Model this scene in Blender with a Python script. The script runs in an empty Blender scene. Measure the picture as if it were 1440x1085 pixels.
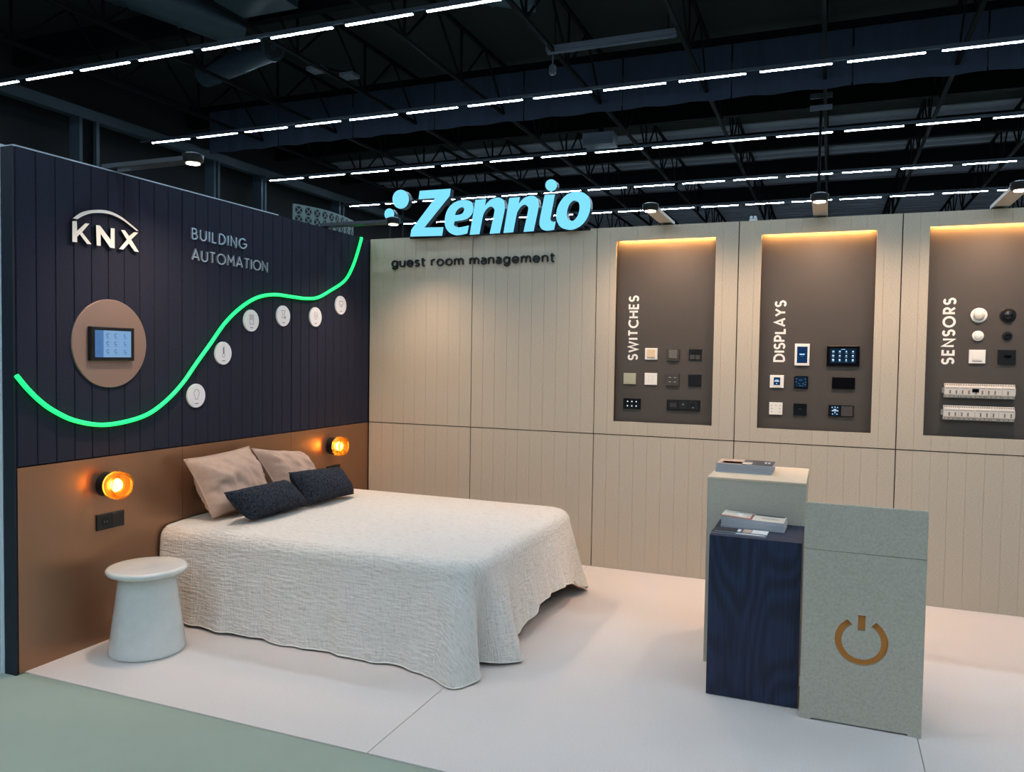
import bpy, bmesh, math, random
from math import sin, cos, pi, radians as R, sqrt
from mathutils import Vector as V, Matrix, noise

# ------------------------------------------------------------------ camera
F_PX, YAW, PITCH, ROLL = 1101.14, -0.3840, -0.0376, 0.0150
CAM = V((3.5393, -5.5785, 1.5536))
sc = bpy.context.scene
col = sc.collection
FW = V((sin(YAW) * cos(PITCH), cos(YAW) * cos(PITCH), sin(PITCH)))
_r = V((cos(YAW), -sin(YAW), 0)); _u = _r.cross(FW)
RT = _r * cos(ROLL) + _u * sin(ROLL); UP = -_r * sin(ROLL) + _u * cos(ROLL)
cam = bpy.data.objects.new('camera', bpy.data.cameras.new('camera'))
col.objects.link(cam)
cam.data.sensor_fit = 'HORIZONTAL'; cam.data.sensor_width = 36; cam.data.lens = F_PX / 1440 * 36
cam.data.clip_end = 300
m3 = Matrix((RT, UP, -FW)).transposed()
cam.matrix_world = Matrix.Translation(CAM) @ m3.to_4x4()
sc.camera = cam

def at(px, py, ax, v):
    """photo pixel -> point on the plane (axis ax) = v"""
    d = FW + RT * ((px - 720) / F_PX) - UP * ((py - 542.5) / F_PX)
    return CAM + d * ((v - CAM[ax]) / d[ax])

# ------------------------------------------------------------------ world and exposure
w = bpy.data.worlds.new('hall_air'); sc.world = w; w.use_nodes = True
w.node_tree.nodes['Background'].inputs[0].default_value = (0.05, 0.07, 0.10, 1)
w.node_tree.nodes['Background'].inputs[1].default_value = 0.02
sc.view_settings.view_transform = 'Standard'; sc.view_settings.look = 'None'
sc.view_settings.gamma = 1; sc.view_settings.use_curve_mapping = False
sc.view_settings.exposure = 0.0
TUBE_STRENGTH = 132.0          # hall tube lights
TUBE_COLOR = (0.64, 0.82, 1.0)
ARM_WATT, ARM_COLOR = 54.0, (1.0, 0.70, 0.50)
LED_STRENGTH = 190.0
SCONCE_STRENGTH = 75.0

# ------------------------------------------------------------------ materials
MAT = {}
def srgb(r, g, b):
    f = lambda c: (c / 255 / 12.92) if c / 255 <= .04045 else ((c / 255 + .055) / 1.055) ** 2.4
    return (f(r), f(g), f(b))
def mat(name, colr, rough=.6, metal=0., emit=None, estr=1., noise_amt=0., nscale=(40, 40, 40), bump=0., bscale=None,
        coat=0., spec=.5, detail=4., aniso=0., trans=0., ior=1.45, sheen=0.):
    m = bpy.data.materials.new(name); m.use_nodes = True
    nt = m.node_tree; b = nt.nodes['Principled BSDF']
    c4 = (*colr, 1)
    b.inputs['Base Color'].default_value = c4
    b.inputs['Roughness'].default_value = rough
    b.inputs['Metallic'].default_value = metal
    b.inputs['Specular IOR Level'].default_value = spec
    b.inputs['Coat Weight'].default_value = coat
    b.inputs['Transmission Weight'].default_value = trans
    b.inputs['IOR'].default_value = ior
    b.inputs['Sheen Weight'].default_value = sheen
    if aniso: b.inputs['Anisotropic'].default_value = aniso
    if emit:
        b.inputs['Emission Color'].default_value = (*emit, 1); b.inputs['Emission Strength'].default_value = estr
    if noise_amt or bump:
        tc = nt.nodes.new('ShaderNodeTexCoord')
        def nz(scale):
            mp = nt.nodes.new('ShaderNodeMapping'); mp.inputs['Scale'].default_value = scale
            n = nt.nodes.new('ShaderNodeTexNoise'); n.inputs['Scale'].default_value = 1.; n.inputs['Detail'].default_value = detail
            n.inputs['Roughness'].default_value = .65
            nt.links.new(tc.outputs['Object'], mp.inputs[0]); nt.links.new(mp.outputs[0], n.inputs['Vector'])
            return n
        n = nz(nscale)
        if noise_amt:
            rmp = nt.nodes.new('ShaderNodeValToRGB')
            rmp.color_ramp.elements[0].position = .3; rmp.color_ramp.elements[1].position = .7
            rmp.color_ramp.elements[0].color = (*[max(0, c * (1 - noise_amt)) for c in colr], 1)
            rmp.color_ramp.elements[1].color = (*[min(1, c * (1 + noise_amt)) for c in colr], 1)
            nt.links.new(n.outputs[0], rmp.inputs[0]); nt.links.new(rmp.outputs[0], b.inputs['Base Color'])
        if bump:
            n2 = nz(bscale) if bscale else n
            bp = nt.nodes.new('ShaderNodeBump'); bp.inputs['Strength'].default_value = bump; bp.inputs['Distance'].default_value = .004
            nt.links.new(n2.outputs[0], bp.inputs['Height']); nt.links.new(bp.outputs[0], b.inputs['Normal'])
    MAT[name] = m
    return m

mat('felt_beige', srgb(190, 178, 159), .95, noise_amt=.15, nscale=(75, 75, 300), bump=.2, bscale=(220, 220, 420), spec=.15)
mat('felt_beige_x', srgb(184, 178, 162), .95, noise_amt=.12, nscale=(90, 90, 520), bump=.2, bscale=(160, 220, 520), spec=.15)
mat('felt_navy', srgb(46, 48, 62), .95, noise_amt=.38, nscale=(150, 150, 260), bump=.35, bscale=(260, 260, 420), spec=.12)
mat('dark_gap', (.012, .010, .009), .9)
mat('bronze', srgb(158, 122, 96), .34, metal=.72, noise_amt=.03, nscale=(3, 3, 3), bump=.02, bscale=(400, 400, 400))
mat('bronze_disc', srgb(160, 134, 122), .42, metal=.4)
mat('navy_frame', srgb(16, 26, 42), .5)
mat('white_cloth', srgb(205, 215, 222), .8)
mat('aluminium', srgb(190, 200, 205), .35, metal=.8)
mat('carpet', srgb(218, 208, 200), .97, noise_amt=.07, nscale=(160, 160, 160), bump=.3, bscale=(500, 500, 500), spec=.1)
mat('hall_floor', srgb(152, 163, 147), .75, noise_amt=.05, nscale=(1.2, 1.2, 1.2), spec=.25)
mat('plate_brown', srgb(80, 72, 65), .46, spec=.7, metal=.15, noise_amt=.03, nscale=(5, 5, 5))
mat('white_plastic', srgb(236, 231, 222), .4)
mat('disc_white', srgb(236, 236, 242), .45)
mat('white_glossy', srgb(240, 234, 222), .25)
mat('cream_key', srgb(226, 200, 160), .45)
mat('lime_grey', srgb(176, 174, 150), .55)
mat('anthracite', srgb(70, 66, 62), .45, noise_amt=.1, nscale=(300, 300, 300))
mat('grey_key', srgb(104, 98, 90), .5)
mat('black_plastic', srgb(22, 23, 26), .35)
mat('black_matt', (.008, .008, .009), .7)
mat('black_glass', (.004, .004, .006), .08, coat=.3)
mat('letter_white', srgb(245, 240, 230), .5)
mat('letter_silver', srgb(215, 222, 232), .3, metal=.75)
mat('letter_black', (.010, .010, .012), .4)
mat('print_grey', srgb(120, 120, 128), .8)
mat('print_dark', srgb(60, 60, 66), .8)
mat('pale_key', srgb(205, 198, 186), .5)
mat('sign_cyan', (.03, .10, .14), .5, emit=srgb(124, 219, 255), estr=1.0)
mat('sign_side', srgb(24, 44, 66), .3)
mat('neon_green', (.02, .5, .2), .4, emit=(.006, .86, .125), estr=2.0)
mat('tube_white', (.9, .95, 1), .5, emit=TUBE_COLOR, estr=TUBE_STRENGTH)
mat('tube_rail', srgb(70, 78, 90), .5, metal=.3)
mat('led_warm', (1, .6, .3), .5, emit=(1., .50, .16), estr=LED_STRENGTH)
mat('arm_lit', srgb(196, 186, 172), .5)  # spot arm under warm light, the brightness put into the colour
mat('arm_unlit', srgb(58, 62, 68), .5)  # same arm outside the warm light, the shade put into the colour
mat('arm_lens', (1, .9, .8), .4, emit=(1., .82, .62), estr=14.)
mat('taupe', srgb(190, 163, 146), .92, noise_amt=.06, nscale=(30, 30, 30), bump=.25, bscale=(28, 28, 28), spec=.2, sheen=.2)
mat('tweed', srgb(50, 54, 63), .98, noise_amt=.9, nscale=(85, 85, 85), bump=1., bscale=(110, 110, 110), spec=.1, detail=8)
mat('mattress', srgb(120, 104, 90), .9)
mat('bed_base', srgb(40, 36, 33), .8)
mat('ceramic', srgb(218, 220, 214), .22, noise_amt=.05, nscale=(12, 12, 12), coat=.5, bump=.05, bscale=(25, 25, 25))
mat('wood_light', srgb(215, 195, 168), .6, noise_amt=.08, nscale=(20, 160, 160))
mat('amber_inlay', srgb(214, 142, 66), .6)
mat('amber_inlay_dark', srgb(150, 78, 36), .6)
mat('paper', srgb(186, 190, 196), .7)
mat('cover_grey', srgb(74, 72, 76), .35)
mat('cover_tan', srgb(200, 170, 150), .4)
mat('cover_cream', srgb(222, 208, 190), .4)
mat('cover_rust', srgb(150, 84, 62), .4)
mat('cover_black', srgb(26, 25, 28), .35)
mat('cover_white', srgb(236, 234, 230), .4)
mat('screen_blue', (.01, .02, .04), .12, emit=srgb(126, 170, 214), estr=.85)
mat('screen_bar', (.01, .02, .04), .12, emit=srgb(70, 118, 176), estr=.85)
mat('screen_navy', (.004, .01, .02), .12, emit=srgb(12, 44, 84), estr=1.)
mat('screen_midnight', (.004, .008, .015), .12, emit=srgb(10, 28, 44), estr=1.)
mat('glyph_light', (.3, .5, .7), .5, emit=srgb(150, 190, 225), estr=1.)
mat('glyph_dark', (.02, .04, .07), .5, emit=srgb(60, 96, 140), estr=.8)
mat('glyph_white', (.5, .6, .7), .5, emit=srgb(215, 225, 235), estr=1.)
mat('din_grey', srgb(206, 198, 186), .55, noise_amt=.04, nscale=(90, 90, 90))
mat('din_dark', srgb(120, 114, 106), .6)
mat('glass_dome', srgb(226, 220, 210), .3, trans=.1)
# hall
mat('ceiling_black', srgb(15, 15, 18), .9, noise_amt=.2, nscale=(.6, .6, .6))
mat('deck_lit', srgb(134, 132, 146), .8, noise_amt=.14, nscale=(.25, 2.2, 1))  # far roof coloured paler, standing in for stronger light there
mat('steel_dark', srgb(9, 10, 13), .8, spec=.1)
mat('steel_teal', srgb(34, 48, 56), .7)
mat('curtain_navy', srgb(30, 40, 56), .9, noise_amt=.12, nscale=(1.6, 1, .2))
mat('duct_silver', srgb(44, 58, 68), .45, metal=.3, noise_amt=.08, nscale=(2, 2, 2))
mat('hall_wall', srgb(9, 11, 15), .9)
mat('vent_white', srgb(104, 122, 122), .6)
mat('fixture_grey', srgb(70, 76, 86), .6)

def wood_navy():
    m = bpy.data.materials.new('wood_navy'); m.use_nodes = True; nt = m.node_tree; b = nt.nodes['Principled BSDF']
    tc = nt.nodes.new('ShaderNodeTexCoord')
    mp = nt.nodes.new('ShaderNodeMapping'); mp.inputs['Scale'].default_value = (2.4, 2.4, .75)
    n = nt.nodes.new('ShaderNodeTexNoise'); n.inputs['Scale'].default_value = 1.5; n.inputs['Detail'].default_value = 1.2
    mul = nt.nodes.new('ShaderNodeMath'); mul.operation = 'MULTIPLY'; mul.inputs[1].default_value = 95.
    sn = nt.nodes.new('ShaderNodeMath'); sn.operation = 'SINE'
    n2 = nt.nodes.new('ShaderNodeTexNoise'); n2.inputs['Scale'].default_value = 1.
    mp2 = nt.nodes.new('ShaderNodeMapping'); mp2.inputs['Scale'].default_value = (150, 150, 5)
    rmp = nt.nodes.new('ShaderNodeValToRGB')
    rmp.color_ramp.elements[0].position = .25; rmp.color_ramp.elements[0].color = (*srgb(8, 19, 46), 1)
    rmp.color_ramp.elements[1].position = 1.; rmp.color_ramp.elements[1].color = (*srgb(28, 47, 80), 1)
    ad = nt.nodes.new('ShaderNodeMath'); ad.operation = 'MULTIPLY_ADD'; ad.inputs[1].default_value = .22
    L = nt.links.new
    L(tc.outputs['Object'], mp.inputs[0]); L(mp.outputs[0], n.inputs['Vector']); L(n.outputs[0], mul.inputs[0]); L(mul.outputs[0], sn.inputs[0])
    L(tc.outputs['Object'], mp2.inputs[0]); L(mp2.outputs[0], n2.inputs['Vector'])
    L(sn.outputs[0], ad.inputs[0]); L(n2.outputs[0], ad.inputs[2]); L(ad.outputs[0], rmp.inputs[0]); L(rmp.outputs[0], b.inputs['Base Color'])
    bp = nt.nodes.new('ShaderNodeBump'); bp.inputs['Strength'].default_value = .35; bp.inputs['Distance'].default_value = .002
    L(ad.outputs[0], bp.inputs['Height']); L(bp.outputs[0], b.inputs['Normal'])
    b.inputs['Roughness'].default_value = .5
    MAT['wood_navy'] = m
wood_navy()

def gauze():
    m = bpy.data.materials.new('gauze'); m.use_nodes = True; nt = m.node_tree; b = nt.nodes['Principled BSDF']; L = nt.links.new
    uv = nt.nodes.new('ShaderNodeUVMap')
    def nz(scale, sc=1., det=3.):
        mp = nt.nodes.new('ShaderNodeMapping'); mp.inputs['Scale'].default_value = scale
        n = nt.nodes.new('ShaderNodeTexNoise'); n.inputs['Scale'].default_value = sc; n.inputs['Detail'].default_value = det
        L(uv.outputs[0], mp.inputs[0]); L(mp.outputs[0], n.inputs['Vector']); return n
    a = nz((15, 66, 1)); c = nz((82, 18, 1)); d = nz((260, 260, 1), det=1.)
    m1 = nt.nodes.new('ShaderNodeMath'); m1.operation = 'MULTIPLY_ADD'; m1.inputs[1].default_value = .8
    m2 = nt.nodes.new('ShaderNodeMath'); m2.operation = 'MULTIPLY_ADD'; m2.inputs[1].default_value = .25
    L(c.outputs[0], m1.inputs[0]); L(a.outputs[0], m1.inputs[2]); L(d.outputs[0], m2.inputs[0]); L(m1.outputs[0], m2.inputs[2])
    bp = nt.nodes.new('ShaderNodeBump'); bp.inputs['Strength'].default_value = 1.; bp.inputs['Distance'].default_value = .015
    L(m2.outputs[0], bp.inputs['Height']); L(bp.outputs[0], b.inputs['Normal'])
    rmp = nt.nodes.new('ShaderNodeValToRGB')
    rmp.color_ramp.elements[0].position = .55; rmp.color_ramp.elements[0].color = (*srgb(212, 205, 194), 1)
    rmp.color_ramp.elements[1].position = 1.1 if False else 1.; rmp.color_ramp.elements[1].color = (*srgb(238, 232, 222), 1)
    L(m2.outputs[0], rmp.inputs[0]); L(rmp.outputs[0], b.inputs['Base Color'])
    b.inputs['Roughness'].default_value = .95; b.inputs['Specular IOR Level'].default_value = .15; b.inputs['Sheen Weight'].default_value = .15
    MAT['gauze'] = m
gauze()

def amber_glass():
    m = bpy.data.materials.new('amber_glass'); m.use_nodes = True; nt = m.node_tree
    nt.nodes.clear(); L = nt.links.new
    out = nt.nodes.new('ShaderNodeOutputMaterial')
    tr = nt.nodes.new('ShaderNodeBsdfTransparent'); tr.inputs[0].default_value = (1, .74, .26, 1)
    gl = nt.nodes.new('ShaderNodeBsdfGlossy'); gl.inputs['Roughness'].default_value = .3; gl.inputs[0].default_value = (1, .8, .5, 1)
    tl = nt.nodes.new('ShaderNodeBsdfTranslucent'); tl.inputs[0].default_value = (1, .42, .05, 1)
    mx = nt.nodes.new('ShaderNodeMixShader'); mx.inputs[0].default_value = .12
    mx2 = nt.nodes.new('ShaderNodeMixShader'); mx2.inputs[0].default_value = .08
    L(tr.outputs[0], mx.inputs[1]); L(tl.outputs[0], mx.inputs[2]); L(mx.outputs[0], mx2.inputs[1]); L(gl.outputs[0], mx2.inputs[2]); L(mx2.outputs[0], out.inputs[0])
    MAT['amber_glass'] = m
amber_glass()
mat('amber_bulb', (1, .8, .4), .5, emit=(1., .60, .18), estr=SCONCE_STRENGTH)
mat('amber_ring', srgb(190, 96, 16), .2)

# ------------------------------------------------------------------ mesh helpers
class MB:
    def __init__(s): s.v = []; s.f = []; s.mi = []; s.uv = []
    def add(s, vs, fs, mi=0):
        o = len(s.v); s.v += [tuple(p) for p in vs]; s.f += [tuple(i + o for i in f) for f in fs]; s.mi += [mi] * len(fs); return s
    def box(s, x0, x1, y0, y1, z0, z1, mi=0):
        vs = [(x, y, z) for z in (z0, z1) for y in (y0, y1) for x in (x0, x1)]
        return s.add(vs, [(0, 2, 3, 1), (4, 5, 7, 6), (0, 1, 5, 4), (2, 6, 7, 3), (0, 4, 6, 2), (1, 3, 7, 5)], mi)
    def rbox(s, x0, x1, y0, y1, z0, z1, b, mi=0):
        """box with its +z face edges chamfered by b (z = out)"""
        r = [(x0, y0), (x1, y0), (x1, y1), (x0, y1)]; q = [(x0 + b, y0 + b), (x1 - b, y0 + b), (x1 - b, y1 - b), (x0 + b, y1 - b)]
        vs = [(x, y, z0) for x, y in r] + [(x, y, z1 - b) for x, y in r] + [(x, y, z1) for x, y in q]
        fs = [(3, 2, 1, 0), (8, 9, 10, 11)]
        for k in range(4):
            n = (k + 1) % 4; fs += [(k, n, n + 4, k + 4), (k + 4, n + 4, n + 8, k + 8)]
        return s.add(vs, fs, mi)
    def prism(s, pts, z0, z1, mi=0):
        n = len(pts); vs = [(x, y, z0) for x, y in pts] + [(x, y, z1) for x, y in pts]
        fs = [tuple(range(n - 1, -1, -1)), tuple(range(n, 2 * n))] + [(k, (k + 1) % n, (k + 1) % n + n, k + n) for k in range(n)]
        return s.add(vs, fs, mi)
    def lathe(s, prof, n=40, mi=0, axis='z', cap0=True, cap1=True):
        vs = []; fs = []
        for r, h in prof:
            for k in range(n):
                a = 2 * pi * k / n
                vs.append((r * cos(a), r * sin(a), h) if axis == 'z' else (h, r * cos(a), r * sin(a)))
        for j in range(len(prof) - 1):
            for k in range(n):
                k2 = (k + 1) % n; fs.append((j * n + k, j * n + k2, (j + 1) * n + k2, (j + 1) * n + k))
        if cap0: fs.append(tuple(range(n - 1, -1, -1)))
        if cap1: fs.append(tuple(range((len(prof) - 1) * n, len(prof) * n)))
        return s.add(vs, fs, mi)
    def tube(s, pts, r, n=8, mi=0, closed=False):
        pts = [V(p) for p in pts]; N = len(pts); vs = []; fs = []; prev = None
        for i, p in enumerate(pts):
            a = pts[(i - 1) % N] if (closed or i > 0) else p; b = pts[(i + 1) % N] if (closed or i < N - 1) else p
            t = (b - a).normalized()
            if prev is None:
                prev = t.cross(V((0, 0, 1)));
                if prev.length < 1e-3: prev = t.cross(V((0, 1, 0)))
            prev = (prev - t * prev.dot(t)).normalized(); q = t.cross(prev)
            for k in range(n):
                an = 2 * pi * k / n; vs.append(p + prev * (r * cos(an)) + q * (r * sin(an)))
        M = N if closed else N - 1
        for i in range(M):
            j = (i + 1) % N
            for k in range(n):
                k2 = (k + 1) % n; fs.append((i * n + k, i * n + k2, j * n + k2, j * n + k))
        if not closed: fs += [tuple(range(n - 1, -1, -1)), tuple(range((N - 1) * n, N * n))]
        return s.add(vs, fs, mi)
    def ribbon(s, pts, hw, z0, z1, closed=False, mi=0):
        """flat stroke of half width hw along a 2D polyline"""
        P = [V((p[0], p[1])) for p in pts]
        Q = [P[0]]
        for p in P[1:]:
            if (p - Q[-1]).length > 1e-6: Q.append(p)
        if closed and (Q[0] - Q[-1]).length < 1e-6: Q.pop()
        P = Q; N = len(P); Lp = []; Rp = []
        for i in range(N):
            d0 = (P[i] - P[i - 1]).normalized() if (i > 0 or closed) else None
            d1 = (P[(i + 1) % N] - P[i]).normalized() if (i < N - 1 or closed) else None
            if d0 is None: d0 = d1
            if d1 is None: d1 = d0
            n0 = V((-d0.y, d0.x)); n1 = V((-d1.y, d1.x)); mm = n0 + n1
            if mm.length < 1e-4: mm = n0
            mm.normalize(); k = min(1 / max(mm.dot(n0), .35), 2.2)
            Lp.append(P[i] + mm * hw * k); Rp.append(P[i] - mm * hw * k)
        vs = []
        for a, b in zip(Lp, Rp): vs += [(a.x, a.y, z0), (b.x, b.y, z0), (b.x, b.y, z1), (a.x, a.y, z1)]
        fs = []
        for i in range(N if closed else N - 1):
            a = 4 * i; b = 4 * ((i + 1) % N)
            fs += [(a + 3, a + 2, b + 2, b + 3), (a, b, b + 1, a + 1), (a, a + 3, b + 3, b), (a + 1, b + 1, b + 2, a + 2)]
        if not closed: fs += [(0, 1, 2, 3), tuple(4 * (N - 1) + k for k in (3, 2, 1, 0))]
        return s.add(vs, fs, mi)
    def mesh(s, name, mats, smooth=False, angle=None):
        me = bpy.data.meshes.new(name); me.from_pydata(s.v, [], s.f)
        for mm in (mats if isinstance(mats, (list, tuple)) else [mats]): me.materials.append(MAT[mm])
        me.polygons.foreach_set('material_index', s.mi)
        if smooth: me.polygons.foreach_set('use_smooth', [True] * len(me.polygons))
        me.update()
        if smooth and angle is not None:
            try: me.set_sharp_from_angle(angle=R(angle))
            except Exception: pass
        return me
    def build(s, name, mats, parent=None, smooth=False, angle=None, loc=None, label=None):
        return put(name, s.mesh(name, mats, smooth, angle), parent, loc, label)

def put(name, me, parent=None, loc=None, label=None, rot=None):
    o = bpy.data.objects.new(name, me); col.objects.link(o); o.parent = parent
    if loc is not None: o.location = loc
    if rot is not None: o.rotation_euler = rot
    if label: o['label'] = label
    return o
def tag(o, label=None, cat=None, group=None, kind=None):
    if label: o['label'] = label
    if cat: o['category'] = cat
    if group: o['group'] = group
    if kind: o['kind'] = kind
    return o
def thing(name, label, cat, loc=(0, 0, 0), frame=None, group=None, kind=None):
    o = bpy.data.objects.new(name, None); col.objects.link(o); o.empty_display_size = .05
    if frame is not None: o.matrix_world = Matrix.Translation(V(loc)) @ frame
    else: o.location = loc
    return tag(o, label, cat, group, kind)
def light(name, kind, parent, loc, watt, color, aim=None, size=.05, angle=120, blend=.6, spread=None):
    ld = bpy.data.lights.new(name, kind); ld.energy = watt; ld.color = color
    if kind == 'AREA':
        ld.shape = 'DISK'; ld.size = size
        if spread: ld.spread = R(spread)
    elif kind == 'SPOT': ld.spot_size = R(angle); ld.spot_blend = blend; ld.shadow_soft_size = size
    else: ld.shadow_soft_size = size
    o = bpy.data.objects.new(name, ld); col.objects.link(o); o.parent = parent; o.location = loc
    if aim is not None: o.rotation_euler = V(aim).to_track_quat('-Z', 'Y').to_euler()
    return o
def fr(ux, uy, uz): return Matrix((V(ux), V(uy), V(uz))).transposed().to_4x4()
F_BACK = fr((1, 0, 0), (0, 0, 1), (0, -1, 0))       # local x right, y up, z out of the beige wall
F_LEFT = fr((0, 1, 0), (0, 0, 1), (1, 0, 0))        # same for the navy wall
F_BACK_UP = fr((0, 0, 1), (-1, 0, 0), (0, -1, 0))   # lettering that reads upwards

def arc(cx, cy, rx, ry, a0, a1, n=14):
    return [(cx + rx * cos(R(a0 + (a1 - a0) * k / n)), cy + ry * sin(R(a0 + (a1 - a0) * k / n))) for k in range(n + 1)]
def catmull(P, n=8, closed=False):
    P = [V(p) for p in P]; out = []; N = len(P)
    for i in range(N if closed else N - 1):
        g = lambda k: P[k % N] if closed else P[max(0, min(N - 1, k))]
        a, b, c, d = g(i - 1), g(i), g(i + 1), g(i + 2)
        for k in range(n):
            t = k / n
            out.append(.5 * ((2 * b) + (c - a) * t + (2 * a - 5 * b + 4 * c - d) * t * t + (3 * b - a - 3 * c + d) * t ** 3))
    if not closed: out.append(P[-1])
    return out

# monoline letters, cap height 1: (width, [(points, closed)])
def glyph(ch):
    o = lambda *p: (list(p), False)
    G = {
     'A': (.80, [o((0, 0), (.40, 1), (.80, 0)), o((.13, .30), (.67, .30))]),
     'B': (.56, [([(0, 0), (0, 1), (.26, 1)] + arc(.26, .76, .24, .24, 90, -90) + [(0, .52)], False), ([(.26, .52)] + arc(.28, .26, .28, .26, 90, -90) + [(0, 0)], False)]),
     'C': (.80, [(arc(.5, .5, .5, .5, 48, 312, 30), False)]),
     'D': (.72, [([(0, 0), (0, 1), (.24, 1)] + arc(.24, .5, .48, .5, 90, -90, 24) + [(0, 0)], False)]),
     'E': (.50, [o((.50, 1), (0, 1), (0, 0), (.50, 0)), o((0, .52), (.44, .52))]),
     'G': (.92, [(arc(.5, .5, .5, .5, 45, 352, 32) + [(.96, .48), (.56, .48)], False)]),
     'H': (.68, [o((0, 0), (0, 1)), o((.68, 0), (.68, 1)), o((0, .52), (.68, .52))]),
     'I': (.0, [o((0, 0), (0, 1))]),
     'L': (.46, [o((0, 1), (0, 0), (.46, 0))]),
     'M': (.84, [o((0, 0), (.06, 1), (.42, .38), (.78, 1), (.84, 0))]),
     'N': (.70, [o((0, 0), (0, 1), (.70, 0), (.70, 1))]),
     'O': (1.0, [(arc(.5, .5, .5, .5, 0, 360, 36), True)]),
     'P': (.52, [([(0, 0), (0, 1), (.24, 1)] + arc(.24, .72, .28, .28, 90, -90) + [(0, .44)], False)]),
     'R': (.56, [([(0, 0), (0, 1), (.24, 1)] + arc(.24, .72, .28, .28, 90, -90) + [(0, .44)], False), o((.24, .44), (.56, 0))]),
     'S': (.54, [(arc(.27, .75, .25, .25, 30, 262, 18) + arc(.27, .26, .27, .26, 82, -150, 18), False)]),
     'T': (.62, [o((0, 1), (.62, 1)), o((.31, 1), (.31, 0))]),
     'U': (.68, [([(0, 1), (0, .34)] + arc(.34, .34, .34, .34, 180, 360, 18) + [(.68, 1)], False)]),
     'W': (1.16, [o((0, 1), (.29, 0), (.58, 1), (.87, 0), (1.16, 1))]),
     'Y': (.72, [o((0, 1), (.36, .45), (.72, 1)), o((.36, .45), (.36, 0))]),
     # lower case, x height .66
     'g': (.58, [(arc(.29, .33, .29, .33, 0, 360, 26), True), ([(.58, .66), (.58, -.02)] + arc(.29, -.02, .29, .24, 0, -150, 14), False)]),
     'u': (.52, [([(0, .66), (0, .26)] + arc(.26, .26, .26, .26, 180, 360, 14) + [(.52, .66)], False), o((.52, .3), (.52, 0))]),
     'e': (.60, [([(.02, .34), (.60, .34)] + arc(.30, .33, .30, .33, 0, 318, 26), False)]),
     's': (.40, [(arc(.20, .495, .18, .165, 30, 262, 14) + arc(.20, .17, .20, .17, 82, -150, 14), False)]),
     't': (.34, [([(.12, .88), (.12, .16)] + arc(.27, .16, .15, .16, 180, 290, 8), False), o((0, .64), (.34, .64))]),
     'r': (.32, [o((0, 0), (0, .66)), (arc(.25, .38, .25, .28, 180, 75, 10), False)]),
     'o': (.64, [(arc(.32, .33, .32, .33, 0, 360, 28), True)]),
     'm': (.86, [o((0, 0), (0, .66)), (arc(.215, .42, .215, .24, 180, 0, 14) + [(.43, 0)], False), (arc(.645, .42, .215, .24, 180, 0, 14) + [(.86, 0)], False)]),
     'n': (.50, [o((0, 0), (0, .66)), (arc(.25, .41, .25, .25, 180, 0, 14) + [(.50, 0)], False)]),
     'a': (.46, [(arc(.24, .44, .22, .22, 150, 0, 12) + [(.46, 0)], False), (arc(.21, .19, .21, .19, 60, 330, 16), False), o((.46, .38), (.28, .37))]),
     ' ': (.18, []),
    }
    return G[ch]
def lettering(name, text, label, origin, frame, height, length, hw, depth, material, z0=0., cat='lettering', sx=1.):
    """one thing; every letter a part; fitted to a length"""
    root = thing(name, label, cat, origin, frame)
    s = height; ws = [glyph(c)[0] * s * sx for c in text]
    gap = (length - sum(ws)) / (len(text) - 1)
    x = 0
    for c, wd in zip(text, ws):
        st = glyph(c)[1]
        if st:
            mb = MB()
            for pts, cl in st: mb.ribbon([(p[0] * s * sx, hw + p[1] * (s - 2 * hw)) for p in pts], hw, z0, z0 + depth, cl)
            mb.build('letter', material, root, loc=(x, 0, 0))
        x += wd + gap
    return root

# ================================================================== SETTING
fl = MB().box(-17.6, 26, -26, 48, -.05, 0).build('floor', 'hall_floor'); tag(fl, 'grey green smooth hall floor around the stand', kind='structure')

# stand carpet: two metre strips with fine joints
carpet = thing('floor_carpet', 'pale grey carpet strips covering the stand floor', None, kind='structure')
for x0, x1 in ((-.02, 1.915), (1.919, 3.918), (3.922, 5.93)):
    MB().box(x0, x1, -3.01, .02, 0, .006).build('carpet_strip', 'carpet', carpet)

# navy wall
H, H1 = 2.5, .9935
wl = thing('wall_left', 'navy felt and bronze stand wall behind the bed', None, kind='structure')
MB().box(-.08, -.022, -3.04, .10, 0, H - .003).build('core', 'navy_frame', wl)
MB().box(-.105, -.081, -3.055, .10, 0, H + .012).build('fabric_backing', 'white_cloth', wl)
MB().box(-.080, -.004, -3.052, -3.041, 0, H - .003).build('end_strip', 'navy_frame', wl)
MB().box(-.079, -.020, -3.03, -1.13, H - .002, H + .010).build('top_strip', 'white_cloth', wl)
YJ = [0., -1.006, -2.02, -3.04]
def plank_mesh(wd, h, ch, mats, axis):
    """strip w wide, h high; local origin at its lower corner on the front face, body goes back 18 mm"""
    c, t = ch
    sec = [(0, -.018), (wd, -.018), (wd, -t), (wd - c, 0), (c, 0), (0, -t)]
    m = MB(); n = 6
    if axis == 'y': vs = [(d, wd - s_ if False else s_, z) for z in (0, h) for s_, d in sec]     # left wall: front = +x
    else: vs = [(s_, -d, z) for z in (0, h) for s_, d in sec]                                   # back wall: front = -y
    fs = [tuple(range(n)), tuple(range(2 * n - 1, n - 1, -1))] + [(k, k + n, (k + 1) % n + n, (k + 1) % n) for k in range(n)]
    if axis == 'y': fs = [f[::-1] for f in fs]
    else: fs = [f[::-1] for f in fs]
    return m.add(vs, fs).mesh('plank', mats)
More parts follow.
